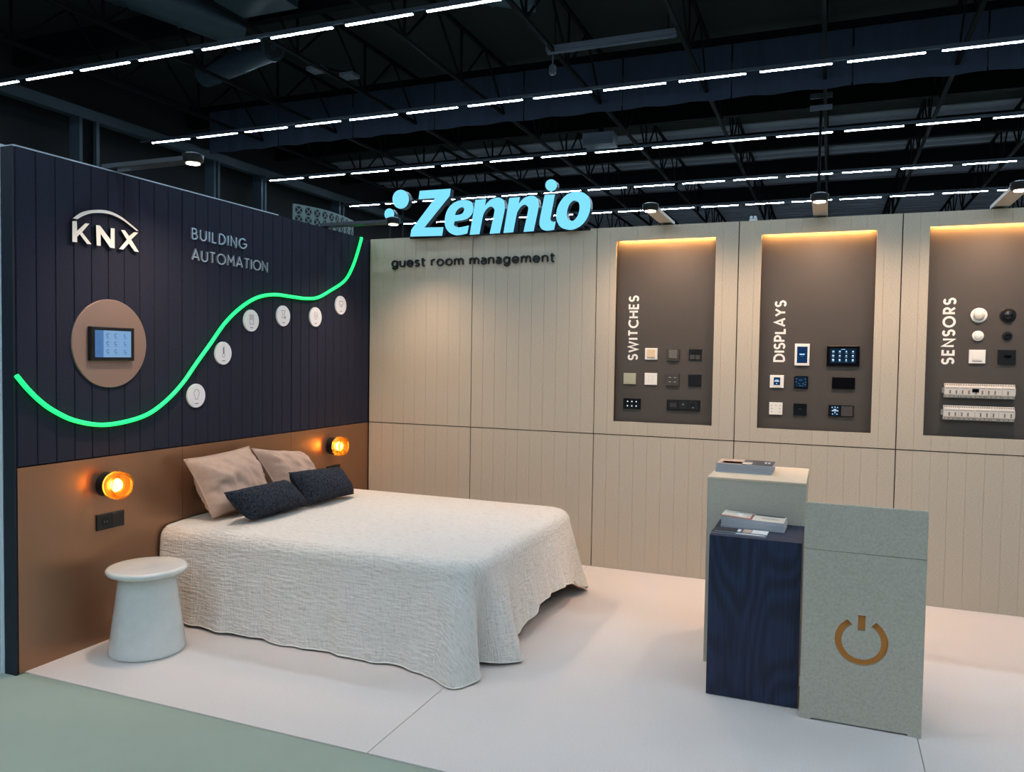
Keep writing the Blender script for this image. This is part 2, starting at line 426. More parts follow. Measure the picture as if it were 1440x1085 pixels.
for a, b in zip(YJ[1:], YJ[:-1]):
    p = MB().box(-.022, -.0185, a + .001, b - .001, H1 + .002, H - .002).build('felt_panel', 'dark_gap', wl, label='navy felt panel scored into vertical strips')
    wd = (b - a - .006) / 10
    me = plank_mesh(wd - .0006, H - H1 - .006, (.0035, .006), 'felt_navy', 'y')
    for k in range(10): put('plank', me, p, (0, a + .003 + k * wd, H1 + .004))
    MB().add([(0, 0, 0)], []) if False else None
    MB().box(-.022, 0, a + .0012, b - .0012, .004, H1 - .003).build('bronze_panel', 'bronze', wl, label='satin bronze laminate panel below the navy felt')

# beige wall
PF = .050          # depth of the recess plates
wb = thing('wall_back', 'beige felt stand wall with three display recesses', None, kind='structure')
XJ = [0.004, .938, 1.94, 2.945, 3.952, 4.955, 5.955]
OPEN = {2: (2.086, 2.792, 1.092, 2.402), 3: (3.094, 3.803, 1.090, 2.405), 4: (4.106, 4.815, 1.092, 2.411)}
MB().box(-.02, 5.955, .0535, .11, 0, H - .004).build('core', 'dark_gap', wb)
for i in range(6):
    x0, x1 = XJ[i], XJ[i + 1]; g = .003
    jw = .1
    strips = []; xr = x1 - g
    while xr > x0 + g + .012:
        xl = max(x0 + g, xr - jw)
        if xl - x0 - g < .02: xl = x0 + g
        strips.append((xl, xr)); xr = xl
    for nm, z0, z1 in (('lower', .006, H1 - .0035), ('upper', H1 + .0035, H)):
        op = OPEN.get(i) if nm == 'upper' else None
        bk = MB(); xa, xb = x0 + .001, x1 - .001
        if op:
            for q in ((xa, op[0], z0, z1), (op[1], xb, z0, z1), (op[0], op[1], z0, op[2]), (op[0], op[1], op[3] + .022, z1)): bk.box(q[0], q[1], .0185, .053, q[2], q[3])
        else: bk.box(xa, xb, .0185, .053, z0, z1)
        p = bk.build('felt_panel', 'dark_gap', wb)
        cache = {}
        for xl, xr in strips:
            if not op or xr <= op[0] or xl >= op[1]:
                k = round(xr - xl, 4)
                if k not in cache: cache[k] = plank_mesh(xr - xl, z1 - z0, (.0016, .0018), 'felt_beige', 'x')
                put('plank', cache[k], p, (xl, 0, z0))
            else:
                m = MB()
                cuts = sorted({xl, xr, *(c for c in op[:2] if xl < c < xr)})
                for c0, c1 in zip(cuts[:-1], cuts[1:]):
                    cl = .0016 if c0 == xl else 0; cr = .0016 if c1 == xr else 0
                    spans = [(op[3], z1), (z0, op[2])] if op[0] - 1e-6 <= c0 and c1 <= op[1] + 1e-6 else [(z0, z1)]
                    for s0, s1 in spans:
                        sec = [(c0, .018), (c1, .018), (c1, .0018 if cr else 0), (c1 - cr, 0), (c0 + cl, 0), (c0, .0018 if cl else 0)]
                        if not cr: sec.pop(3)
                        if not cl: sec.pop(3 if not cr else 4)
                        n = len(sec)
                        m.add([(x, y, z) for z in (s0, s1) for x, y in sec], [tuple(range(n))[::-1], tuple(range(n, 2 * n))] + [(k, (k + 1) % n, (k + 1) % n + n, k + n) for k in range(n)])
                o = m.build('plank', 'felt_beige', p)
    if i in OPEN:
        a, b, c, d = OPEN[i]
        MB().box(a + .0002, b - .0002, PF, PF + .0025, c + .0002, d + .0215).build('recess_plate', 'plate_brown', wb, label='dark brown satin plate in a lit recess')
        MB().box(a + .01, b - .01, .0195, .0300, d + .011, d + .015).build('led_strip', 'led_warm', wb, label='warm light strip along the top of the recess')

# ================================================================== HALL
ce = MB().box(-17.6, 26, -26, 24.5, 10.2, 10.3).build('ceiling', 'ceiling_black'); tag(ce, 'dark exhibition hall roof', kind='structure')
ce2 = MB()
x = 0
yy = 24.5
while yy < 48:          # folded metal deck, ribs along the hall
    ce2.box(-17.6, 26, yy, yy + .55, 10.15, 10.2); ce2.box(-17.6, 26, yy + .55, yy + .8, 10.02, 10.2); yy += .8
tag(ce2.build('ceiling_deck', 'deck_lit'), 'folded metal roof deck at the far end of the hall, coloured as if lit', kind='structure')
for nm, bx in (('wall_hall_left', (-17.7, -17.6, -26, 48, 0, 10.3)), ('wall_hall_far', (-17.7, 26, 48, 48.1, 0, 10.3)), ('wall_hall_right', (26, 26.1, -26, 48, 0, 10.3)), ('wall_hall_rear', (-17.7, 26, -26.1, -26, 0, 10.3))):
    tag(MB().box(*bx).build(nm, 'hall_wall'), 'dark hall wall', kind='structure')

# rows of linear tube lights on rails
tube_me = MB().box(0, 1.49, -.022, .022, -.014, 0).mesh('diffuser', 'tube_white')
hous_me = MB().box(-.01, 1.5, -.05, .05, 0, .045).mesh('housing', 'tube_rail')
ROWS = [(-19.2, -16.07), (-13.8, -16.07), (-8.4, -16.07), (-3.05, -16.07), (2.3, -16.07), (7.65, -16.25), (12.95, -16.09), (18.43, -16.06), (23.67, -16.04), (28.4, -16.06), (33.6, -16.06)]
row_name = {7.65: 'second row in front of the smoke curtain', 12.95: 'row just in front of the smoke curtain', 18.43: 'first row behind the smoke curtain', 23.67: 'second row behind the smoke curtain', 28.4: 'third row behind the smoke curtain', 33.6: 'fourth row behind the smoke curtain', 2.3: 'third row in front of the smoke curtain', -3.05: 'row above the edge of the stand carpet'}
for y, x0 in ROWS:
    rl = MB().box(x0 - .5, 19.5, y - .03, y + .03, 8.047, 8.11).build('light_rail', 'tube_rail')
    rn = row_name.get(y, 'rows over the hall aisle'); tag(rl, 'thin dark rail of tube lights, ' + rn, 'rail', 'rails of the hall lights')
    for k in range(20):
        xk = x0 + 1.802 * k
        t = thing('tube_light', 'white tube light in the ' + rn, 'light', (xk, y, 8.0), group='tube lights in rows under the hall roof')
        put('diffuser', tube_me, t); put('housing', hous_me, t)

# roof trusses running away from the viewer
ch_me = MB().box(-.045, .045, 0, 41, -.04, .04).mesh('chord', 'steel_dark')
post_me = MB().box(-.025, .025, -.025, .025, 0, 1.35).mesh('web_post', 'steel_dark')
dl = sqrt(2.9 ** 2 / 4 + 1.35 ** 2)
dg = MB().box(-.022, .022, -.022, .022, 0, dl).mesh('web_diagonal', 'steel_dark')
for k in range(12):
    x = -14.15 + 2.9 * k
    t = thing('roof_truss', 'dark steel lattice truss running lengthwise under the hall roof', 'truss', (x, 5.6, 8.62), group='trusses under the hall roof')
    put('bottom_chord', ch_me, t); put('top_chord', ch_me, t, (0, 0, 1.35))
    for j in range(14):
        yy = 1.45 + 2.9 * j
        put('web_post', post_me, t, (0, yy, 0))
        put('web_diagonal', dg, t, (0, yy, 0), rot=(-math.atan2(1.45, 1.35), 0, 0))
        put('web_diagonal', dg, t, (0, yy, 0), rot=(math.atan2(1.45, 1.35), 0, 0))
# cross beams
for y in (9.6, 15.9, 20.6, 25.2, 29.6, 34.6):
    b = MB().box(-17.5, 22, y - .12, y + .12, 9.35, 10.0).build('roof_beam', 'steel_dark')
    tag(b, 'deep dark steel beam crossing under the hall roof', 'beam', 'cross beams under the hall roof')
# smoke curtain: sheets side by side
for k in range(13):
    x0 = -16.4 + 2.9 * k
    m = MB(); n = 14; vs = []
    for i in range(n + 1):
        xx = x0 + 2.86 * i / n; yy = 15.7 + .012 * sin(i * 1.9 + k)
        vs += [(xx, yy, 8.37 + .02 * sin(i + k)), (xx, yy, 9.76), (xx, yy + .02, 9.76), (xx, yy + .02, 8.37 + .02 * sin(i + k))]
    fs = []
    for i in range(n):
        a = 4 * i; b = a + 4
        fs += [(a, b, b + 1, a + 1), (a + 1, b + 1, b + 2, a + 2), (a + 2, b + 2, b + 3, a + 3), (a + 3, b + 3, b, a)]
    fs += [(0, 1, 2, 3), tuple(4 * n + q for q in (3, 2, 1, 0))]
    m.add(vs, fs); c = m.build('smoke_curtain', 'curtain_navy')
    tag(c, 'dark blue fabric smoke curtain sheet hanging below a roof beam', 'curtain', 'smoke curtain sheets across the hall')
# steel columns and edge beam at the left hall wall
for y, wd in ((10.98, .66), (16.05, .3), (18.5, .3), (23.6, .4)):
    c = thing('steel_column', None, 'column', (-16.6, y, 0))
    for s in (-1, 1): MB().box(-.2, .2, s * wd / 2 - .1 * (s > 0) - 0, s * wd / 2 + .1 * (s < 0), 0, 8.2).build('flange', 'steel_teal', c)
    MB().box(-.06, .06, -wd / 2 + .1, wd / 2 - .1, 0, 8.2).build('web', 'steel_dark', c)
    tag(c, {10.98: 'wide teal grey steel column standing by the dark hall wall'}.get(y, 'slim teal grey steel column standing by the dark hall wall'), group=None if y == 10.98 else 'slim columns along the hall wall')
eb = MB().box(-16.75, -16.45, -10, 46, 8.2, 8.5).build('edge_beam', 'steel_teal'); tag(eb, 'teal grey steel beam resting on the columns of the hall wall', 'beam')
# ventilation ducts
def duct(pts, r, label, mouth=True):
    t = thing('ventilation_duct', label, 'duct', pts[0])
    o = V(pts[0]); P = [V(p) - o for p in pts]
    MB().tube(P, r, 22).build('pipe', 'duct_silver', t, True, 40)
    for i in range(1, len(P) - 1, 3):
        d = (P[i + 1] - P[i - 1]).normalized(); MB().tube([P[i] - d * .03, P[i] + d * .03], r * 1.05, 22).build('collar', 'duct_silver', t, True, 40)
    if mouth:
        d = (P[-1] - P[-2]).normalized()
        MB().tube([P[-1] - d * .05, P[-1] + d * .06], r * 1.08, 22).build('mouth_ring', 'duct_silver', t, True, 40)
        MB().tube([P[-1] + d * .061, P[-1] + d * .066], r * .8, 22).build('mouth_opening', 'black_matt', t, True, 40)
        MB().tube([P[-1] + d * .067, P[-1] + d * .08], r * .25, 12).build('mouth_hub', 'duct_silver', t, True, 40)
def line3(a, b, n=7): return [tuple(V(a).lerp(V(b), k / n)) for k in range(n + 1)]
duct(line3((-12.6, 11.5, 9.15), (-9.3, 10.2, 9.0)), .3, 'thin silver ventilation duct with a round nozzle above the tube lights')
duct(line3((-11.6, 7.2, 9.75), (-9.5, 9.4, 9.15)), .42, 'fat silver ventilation duct running beside a square duct box')
bxd = MB().box(-.75, .75, -.5, .5, 0, .9).build('duct_box', 'duct_silver', None, loc=(-8.2, 8.3, 9.1)); tag(bxd, 'square silver duct box hanging beside a fat duct', 'duct')
duct(line3((-4.6, 9.9, 9.9), (-2.5, 10.6, 9.55)), .5, 'short wide silver duct bending up into the hall roof', False)
# hanging fixtures
t = thing('hanging_batten', 'unlit grey batten fitting hung from a truss', 'light fitting', (-2.72, 11.75, 8.55))
MB().box(0, 3.0, -.09, .09, .05, .16).build('body', 'fixture_grey', t); MB().box(.02, 2.98, -.05, .05, .0, .05).build('tray', 'tube_rail', t)
MB().tube([(.2, 0, .16), (.2, 0, 1.0)], .015, 6).build('hanger', 'steel_dark', t); MB().tube([(2.8, 0, .16), (2.8, 0, 1.0)], .015, 6).build('hanger', 'steel_dark', t)
t = thing('dome_camera', 'small white cylinder camera dangling below a grey batten fitting', 'camera', (-2.62, 11.9, 8.12))
MB().lathe([(.05, 0), (.085, .04), (.085, .2), (.04, .24)], 16).build('housing', 'fixture_grey', t, True, 40); MB().tube([(0, 0, .24), (0, 0, .7)], .018, 6).build('hanger', 'fixture_grey', t)
t = thing('hanging_sign', 'pair of small grey plates on a pole below the roof', 'sign', (3.15, 17.3, 8.3))
MB().box(-.28, .28, -.02, .02, .0, .14).build('plate', 'fixture_grey', t); MB().box(-.28, .28, -.02, .02, .32, .46).build('plate', 'fixture_grey', t); MB().tube([(0, .04, -4.2), (0, .04, 1.7)], .04, 8).build('pole', 'steel_dark', t)
t = thing('wall_projector', 'dim boxy fitting fixed under a truss', 'light fitting', (-3.1, 17.8, 8.0))
MB().box(-.5, .45, -.3, .3, 0, .35).build('body', 'tube_rail', t); MB().lathe([(.08, .35), (.08, .6)], 12).build('hanger', 'steel_dark', t)
t = thing('hanging_floodlight', 'pair of grey square floodlights clamped on a bar', 'light fitting', (-8.55, 11.6, 8.75))
MB().box(-.45, -.02, -.45, -.1, 0, .09).build('lamp_head', 'fixture_grey', t); MB().box(.1, .5, .2, .55, 0, .09).build('lamp_head', 'fixture_grey', t); MB().tube([(-.3, -.35, .12), (.35, .45, .12)], .03, 8).build('bar', 'steel_dark', t)

# vent wall of a neighbouring stand (curved, round fan openings)
topx = [(413, 286), (427, 288.4), (440, 291), (452, 293.7), (462, 296.4), (470.5, 299), (478, 301.8), (485, 304.6), (491, 307.4), (497, 310.2)]
VZ = 3.8
pp = [at(a, b, 2, VZ) for a, b in topx]
t = thing('vent_wall', 'pale curved partition with rows of round fan openings behind the navy wall', 'partition', (pp[0].x, pp[0].y, 0))
o0 = V((pp[0].x, pp[0].y, 0))
for a, b in zip(pp[:-1], pp[1:]):
    d = (b - a); d.z = 0; L = d.length; d.normalize(); nrm = V((d.y, -d.x, 0))
    if nrm.dot(CAM - a) < 0: nrm = -nrm
    fm = Matrix((d, V((0, 0, 1)), d.cross(V((0, 0, 1))))).transposed().to_4x4()
    base = V((a.x, a.y, 0)) - o0
    e = MB().box(0, L, 0, VZ, -.03, .0).build('panel', 'vent_white', t); e.matrix_local = Matrix.Translation(base) @ fm
    sg = 1 if d.cross(V((0, 0, 1))).dot(nrm) > 0 else -1
    for r_ in range(3):
        rr = min(.060, L * .42); cz = VZ - .085 - .135 * r_
        za, zb = (.0, .004) if sg > 0 else (-.034, -.03)
        m = MB(); m.prism([(L / 2 + rr * cos(2 * pi * q / 20), cz + rr * sin(2 * pi * q / 20)) for q in range(20)], za, zb, 0)
        zc, zd = (zb, zb + .004) if sg > 0 else (za - .004, za)
        for an in (45, 135):
            m.ribbon([(L / 2 + rr * .95 * cos(R(an)), cz + rr * .95 * sin(R(an))), (L / 2 - rr * .95 * cos(R(an)), cz - rr * .95 * sin(R(an)))], .006, zc, zd, mi=1)
        f = m.build('fan_opening', ['black_matt', 'vent_white'], t); f.matrix_local = Matrix.Translation(base) @ fm

# ================================================================== SPOT ARMS
def spot_arm(origin, frame, length, label, wall_dir, cone=148, tone='arm_lit', k=1.):
    """local x along the arm away from the wall, y sideways, z up"""
    t = thing('spotlight_arm', label, 'spotlight', origin, frame, group=None)
    MB().box(-.05, length, -.045, .045, 0, .022).build('arm', tone, t)
    MB().box(-.07, -.02, -.03, .03, -.06, .0).build('clamp', 'black_plastic', t)
    h = MB(); h.lathe([(.042, -.012), (.052, .0), (.052, .03), (.03, .04)], 24); h.build('head', 'black_plastic', t, True, 40, loc=(length - .01, 0, .004))
    h = MB(); h.lathe([(.034, -.016), (.034, -.011)], 24); h.build('lens', 'arm_lens', t, loc=(length - .01, 0, .004))
    light('spot_glow', 'SPOT', t, (length - .01, 0, -.02), ARM_WATT * k, ARM_COLOR, aim=wall_dir, size=.03, angle=cone, blend=1.0)
F_ARM_B = fr((0, -1, 0), (1, 0, 0), (0, 0, 1)); F_ARM_L = fr((1, 0, 0), (0, 1, 0), (0, 0, 1))
for x, nm in ((2.44, 'switches'), (3.46, 'displays'), (4.49, 'sensors')):
    spot_arm((x, .06, 2.516), F_ARM_B, .58, 'grey spotlight arm reaching out above the %s display' % nm, (-.25, 0, -1))
spot_arm((-.05, -2.44, 2.526), F_ARM_L, .55, 'grey spotlight arm reaching out above the oval control screen', (-.02, .1, -1), 142, 'arm_unlit', 1.15)
spot_arm((-.05, -.50, 2.526), F_ARM_L, .58, 'grey spotlight arm over the end of the green light line', (.12, -.12, -1), 130, 'arm_unlit', 1.45)

# ================================================================== SIGNS
# illuminated shop sign: outlines read off the photo on the plane of its letter faces
SY = -.06
def s1(pts): return [at(530 + a / 9, 240 + b / 9, 1, SY) for a, b in pts]
def s2(pts): return [at(680 + a / 9, 240 + b / 9, 1, SY) for a, b in pts]
def curve_mesh(name, loops, depth, mats, front_first=True):
    """2D outline loops (x,z lists) -> solid letter, front face material 0, sides 1; local x right, y up, z out"""
    cu = bpy.data.curves.new(name, 'CURVE'); cu.dimensions = '2D'; cu.fill_mode = 'BOTH'; cu.extrude = depth / 2
    for lp in loops:
        sp = cu.splines.new('POLY'); sp.points.add(len(lp) - 1); sp.use_cyclic_u = True
        for q, p in zip(sp.points, lp): q.co = (p[0], p[1], 0, 1)
    ob = bpy.data.objects.new(name, cu); col.objects.link(ob)
    bpy.context.view_layer.update()
    me = bpy.data.meshes.new_from_object(ob.evaluated_get(bpy.context.evaluated_depsgraph_get()))
    bpy.data.objects.remove(ob)
    me.name = name; me.materials.clear()
    for k in mats: me.materials.append(MAT[k])
    for p in me.polygons:
        cz = sum(me.vertices[i].co.z for i in p.vertices) / len(p.vertices)
        p.material_index = 0 if cz > depth / 2 - 1e-4 else min(1, len(mats) - 1); p.use_smooth = False
    return me
def smooth_loop(P, corners=(), n=6):
    """closed loop; points listed in corners stay sharp"""
    N = len(P); out = []
    for i in range(N):
        a, b, c, d = P[i - 1], P[i], P[(i + 1) % N], P[(i + 2) % N]
        if i in corners: a = b
        if (i + 1) % N in corners: d = c
        if i in corners and (i + 1) % N in corners: out.append(b); continue
        for k in range(n):
            t = k / n; a_, b_, c_, d_ = map(V, (a, b, c, d))
            out.append(tuple(.5 * ((2 * b_) + (c_ - a_) * t + (2 * a_ - 5 * b_ + 4 * c_ - d_) * t * t + (3 * b_ - a_ - 3 * c_ + d_) * t ** 3)))
    return out
def circ(cx, cy, rx, ry, n=32): return [(cx + rx * cos(2 * pi * k / n), cy + ry * sin(2 * pi * k / n)) for k in range(n)]
sign = thing('shop_sign', 'glowing light blue Zennio letters standing on top of the beige wall', 'sign', (1.1, -.03, 2.5), F_BACK)
def sign_part(name, conv, loops):
    L = [[((p.x - 1.1), (p.z - 2.5)) for p in conv(lp)] for lp in loops]
    put(name, curve_mesh(name, L, .06, ['sign_cyan', 'sign_side']), sign, (0, 0, 0))
sign_part('letter', s1, [[(543, 254), (935, 226), (922, 318), (602, 718), (843, 713), (826, 822), (422, 832), (436, 745), (735, 346), (526, 360)]])
e_out = smooth_loop([(1135, 372), (1195, 395), (1222, 455), (1205, 545), (1130, 612), (985, 640), (976, 690), (1020, 716), (1090, 708), (1165, 690), (1145, 792), (1060, 812), (985, 812), (905, 770), (862, 690), (862, 590), (895, 490), (960, 415), (1050, 375)], (5, 9, 10), 6)
e_in = smooth_loop([(988, 560), (1005, 515), (1045, 472), (1090, 462), (1105, 490), (1085, 535), (1040, 556)], (0,), 6)
sign_part('letter', s1, [e_out, e_in])
# first n spans both crops: use the second crop's coordinates shifted
def n_loop(dx, dy):
    return smooth_loop([(325, 345), (462, 332), (445, 418), (500, 355), (565, 322), (635, 318), (685, 358), (697, 430), (690, 500), (634, 764), (505, 773), (560, 520), (562, 460), (525, 428), (478, 450), (440, 500), (418, 560), (376, 778), (252, 787)], (0, 1, 2, 9, 10, 17, 18), 5)
nl = n_loop(0, 0)
sign_part('letter', s2, [nl])
sign_part('letter', s2, [[(x - 428 - .0 * y, y + 24 + (x - 460) * .004) for x, y in nl]])
sign_part('letter', s2, [smooth_loop([(773, 306), (905, 297), (850, 585), (850, 625), (872, 645), (915, 642), (893, 745), (830, 756), (765, 752), (718, 715), (708, 650), (722, 560)], (0, 1, 5, 6), 5)])
sign_part('dot', s2, [circ(855, 183, 74, 75)])
sign_part('letter', s2, [smooth_loop([(1180, 266), (1270, 280), (1335, 345), (1352, 450), (1325, 570), (1250, 680), (1150, 738), (1070, 745), (980, 715), (930, 640), (920, 540), (950, 430), (1020, 330), (1100, 278)], (), 6),
                         smooth_loop([(1160, 378), (1205, 405), (1214, 480), (1190, 570), (1140, 628), (1090, 628), (1058, 585), (1058, 510), (1085, 430), (1125, 385)], (), 6)])
sign_part('dot', s1, [circ(301, 360, 104, 120)])
sign_part('dot', s1, [circ(157, 549, 62, 73)])
MB().box(-.72, .79, -.012, .004, -.045, -.025).build('base_rail', 'black_matt', sign)
for x in (-.92, -.80):
    MB().tube([(x, -.01, -.05), (x, .30 if x > -.9 else .2, -.05), ], .008, 6).build('post', 'black_matt', sign)
MB().box(-.93, -.70, -.012, .0, -.056, -.044).build('base_rail', 'black_matt', sign)

lettering('wall_lettering', 'guest room management', 'black raised letters reading guest room management under the glowing sign', (.222, -.001, 2.262), F_BACK, .082, 1.392, .0060, .014, 'letter_black', sx=1.02)
lettering('wall_lettering', 'SWITCHES', 'white letters reading SWITCHES upwards on a brown recess plate', (2.250, PF, 1.546), F_BACK_UP, .076, .457, .0068, .002, 'letter_white', sx=.80)
lettering('wall_lettering', 'DISPLAYS', 'white letters reading DISPLAYS upwards on a brown recess plate', (3.262, PF, 1.550), F_BACK_UP, .076, .405, .0068, .002, 'letter_white', sx=.80)
lettering('wall_lettering', 'SENSORS', 'white letters reading SENSORS upwards on a brown recess plate', (4.272, PF, 1.550), F_BACK_UP, .074, .408, .0068, .002, 'letter_white', sx=.80)
lettering('wall_lettering', 'BUILDING', 'thin silver letters reading BUILDING on the navy wall', (.0, -1.952, 2.222), F_LEFT, .068, .462, .0036, .012, 'letter_silver')
lettering('wall_lettering', 'AUTOMATION', 'thin silver letters reading AUTOMATION on the navy wall', (.0, -1.952, 2.098), F_LEFT, .068, .672, .0036, .012, 'letter_silver')

t = thing('wall_clip', 'tiny pale blue double clip on the top edge of the beige wall', 'clip', (3.035, .004, 2.5), F_BACK)
for dx in (-.013, .013): MB().lathe([(.009, -.004), (.011, .004), (.008, .010)], 14).build('knob', 'white_cloth', t, True, 40, loc=(dx, .022, 0))
MB().box(-.026, .026, 0, .014, -.01, .004).build('base', 'white_cloth', t)
# KNX emblem
knx = thing('wall_emblem', 'white KNX letters under an arc on the navy wall', 'emblem', (0, -2.54, 2.1), F_LEFT)
def kp(pts):
    q = [at(80 + a / 11.077, 280 + b / 11.077, 0, .022) for a, b in pts]
    return [(p.y + 2.54, p.z - 2.1) for p in q]
for polys in ([(240, 340), (310, 340), (316, 490), (440, 375), (508, 380), (392, 512), (540, 702), (470, 695), (355, 545), (316, 585), (316, 668), (240, 662)],
              [(610, 402), (672, 410), (838, 632), (838, 450), (900, 456), (900, 764), (828, 752), (682, 540), (682, 726), (620, 718)],
              [(1000, 478), (1060, 484), (1125, 572), (1205, 512), (1265, 522), (1158, 628), (1278, 822), (1210, 812), (1122, 690), (1030, 785), (970, 772), (1090, 630)]):
    put('letter', curve_mesh('letter', [kp(polys)], .012, ['letter_white', 'letter_black']), knx, (0, 0, .016))
A1 = catmull([(245, 298, 0), (360, 216, 0), (480, 178, 0), (600, 165, 0), (730, 168, 0), (860, 200, 0), (1000, 272, 0), (1140, 378, 0), (1272, 492, 0)], 5)
A2 = catmull([(1240, 492, 0), (1100, 380, 0), (990, 305, 0), (860, 245, 0), (740, 218, 0), (610, 212, 0), (500, 228, 0), (400, 265, 0), (318, 312, 0)], 5)
put('arc', curve_mesh('arc', [kp([(p.x, p.y) for p in A1 + A2])], .012, ['letter_white', 'letter_black']), knx, (0, 0, .016))

# green light line
npts = [(-3.04, 1.429), (-2.981, 1.36), (-2.908, 1.292), (-2.833, 1.242), (-2.735, 1.196), (-2.588, 1.163), (-2.432, 1.167), (-2.273, 1.2), (-2.135, 1.274), (-2.017, 1.369), (-1.916, 1.478), (-1.799, 1.6), (-1.664, 1.742), (-1.516, 1.85), (-1.366, 1.921), (-1.201, 1.953), (-1.009, 1.953), (-.846, 1.952), (-.701, 1.971), (-.54, 2.037), (-.352, 2.131), (-.235, 2.266), (-.135, 2.461), (-.125, 2.50)]
def nshift(p):   # the line stands 20 mm proud of the felt
    q = CAM + (V((0, p[0], p[1])) - CAM) * ((CAM.x - .02) / CAM.x); return (q.x, q.y, q.z)
NP = catmull([nshift(p) for p in npts], 6)
nb = thing('neon_line', 'glowing green flexible light line curving across the navy wall', 'light', (0, -1.6, 1.2))
MB().tube([p - V((0, -1.6, 1.2)) for p in NP], .0115, 10).build('light_tube', 'neon_green', nb, True)
MB().tube([p - V((.013, -1.6, 1.2)) for p in NP], .006, 6).build('backing_channel', 'letter_black', nb, True)

# oval plate with control screen
pl = thing('control_plate', 'round bronze plate on the navy wall around a control screen', 'plate', (0, -2.524, 1.59), F_LEFT)
MB().lathe([(.233, 0), (.233, .007), (.230, .010)], 72).build('disc', 'bronze_disc', pl, True, 30)
scn = thing('control_screen', 'black framed touch screen with blue icons on the round bronze plate', 'screen', (.0101, -2.528, 1.588), F_LEFT)
MB().rbox(-.136, .136, -.088, .088, 0, .022, .003).build('frame', 'black_plastic', scn)
MB().box(-.112, .112, -.070, .070, .022, .0226).build('display', 'screen_blue', scn)
MB().box(-.112, -.062, -.070, .070, .0226, .0229).build('side_bar', 'screen_bar', scn)
for i in range(4):
    for j in range(3):
        m = MB(); cx, cy = (-.090, -.035, .015, .075)[i], (.042, .0, -.042)[j]
        m.ribbon(arc(0, .004, .008, .008, 30 * i, 300 + 20 * j, 10), .0018, 0, .0004); m.box(-.010, .010, -.013, -.011, 0, .0004)
        m.build('icon', 'glyph_dark', scn, loc=(cx, cy, .0229))

# icon discs
def icon_strokes(kind):
    if kind == 'bulb': return [(arc(0, .006, .019, .021, -55, 235, 20), False), ([(-.009, -.013), (-.009, -.026), (.009, -.026), (.009, -.013)], False)]
    if kind == 'thermometer': return [([(-.004, -.012), (-.004, .028), (.004, .028), (.004, -.012)], False), (arc(0, -.02, .010, .010, 115, 425, 16), False)]
    if kind == 'switch': return [([(-.017, -.028), (-.017, .026), (.017, .026), (.017, -.028)], True), ([(-.017, 0), (.017, 0)], False)]
    if kind == 'blind': return [([(-.018, .026), (.016, .026), (.004, .002), (.016, -.018), (-.016, -.020), (-.006, .002)], True), (arc(.012, -.018, .008, .008, 0, 360, 10), True)]
    if kind == 'energy': return [(arc(0, .002, .018, .026, 110, 420, 18), False), ([(.004, .014), (-.006, .0), (.006, .0), (-.004, -.014)], False)]
    return [([(-.020, .020), (.020, .020), (.018, -.006), (-.018, -.006)], True), ([(-.014, -.014), (.014, -.014)], False), ([(-.008, -.020), (.008, -.020)], False)]
DISCS = [(-1.919, 1.289, 'bulb', 'light bulb'), (-1.692, 1.547, 'thermometer', 'thermometer'), (-1.435, 1.764, 'switch', 'rocker switch'), (-1.109, 1.812, 'blind', 'zigzag blind'), (-.739, 1.824, 'energy', 'ring and bolt'), (-.417, 1.932, 'panel', 'screen panel')]
disc_me = MB().lathe([(.072, 0), (.072, .009), (.0705, .011)], 48).mesh('disc', 'disc_white', True, 30)
for y, z, k, nm in DISCS:
    t = thing('icon_disc', 'white round disc with a %s outline on the navy wall' % nm, 'disc', (0, y, z), F_LEFT, 'white icon discs below the green line')
    put('disc', disc_me, t)
    m = MB()
    for pts, cl in icon_strokes(k): m.ribbon([(a * 1.1, b * 1.1 + .008) for a, b in pts], .0013, .011, .0115, cl)
    m.build('icon', 'print_grey', t)
    if k == 'switch': MB().box(-.014, .014, .012, .034, .0112, .0114).build('icon', 'pale_key', t)
    if k == 'thermometer': MB().box(-.0035, .0035, -.004, .036, .0112, .0114).build('icon', 'print_grey', t)
    MB().box(-.013, .013, -.049, -.045, .011, .0114).build('caption', 'print_dark', t)

# ================================================================== WALL LAMPS AND SOCKETS
def sconce(y, z, label):
    t = thing('wall_lamp', label, 'lamp', (0, y, z), group=None)
    MB().lathe([(.060, 0), (.064, .004), (.064, .054), (.058, .058)], 40, axis='x').build('base', 'black_plastic', t, True, 40)
    prof = [(.056, .056), (.069, .060), (.072, .066), (.072, .074), (.069, .078), (.072, .082), (.072, .118), (.070, .124), (.064, .126)]
    MB().lathe(prof, 44, axis='x', cap0=False, cap1=False).build('glass_shade', 'amber_glass', t, True, 30)
    front = [(.064, .126)]; r = .062
    while r > .012:
        front += [(r, .112), (r - .003, .117), (r - .006, .112)]; r -= .009
    front += [(.010, .112), (.004, .112)]
    MB().lathe(front, 44, axis='x', cap0=False).build('ribbed_lens', 'amber_glass', t, True, 25)
    for rr in (.056, .045, .034, .024, .014): MB().lathe([(rr - .0018, .1145), (rr, .118), (rr + .0018, .1145)], 40, axis='x', cap0=False, cap1=False).build('ring', 'amber_ring', t, True)
    MB().lathe([(.010, .060), (.028, .068), (.034, .080), (.028, .092), (.010, .099)], 20, axis='x').build('bulb', 'amber_bulb', t, True)
sconce(-2.555, .846, 'amber ribbed glass wall lamp above the white pedestal stool')
sconce(-.530, .848, 'amber ribbed glass wall lamp beside the beige wall corner')
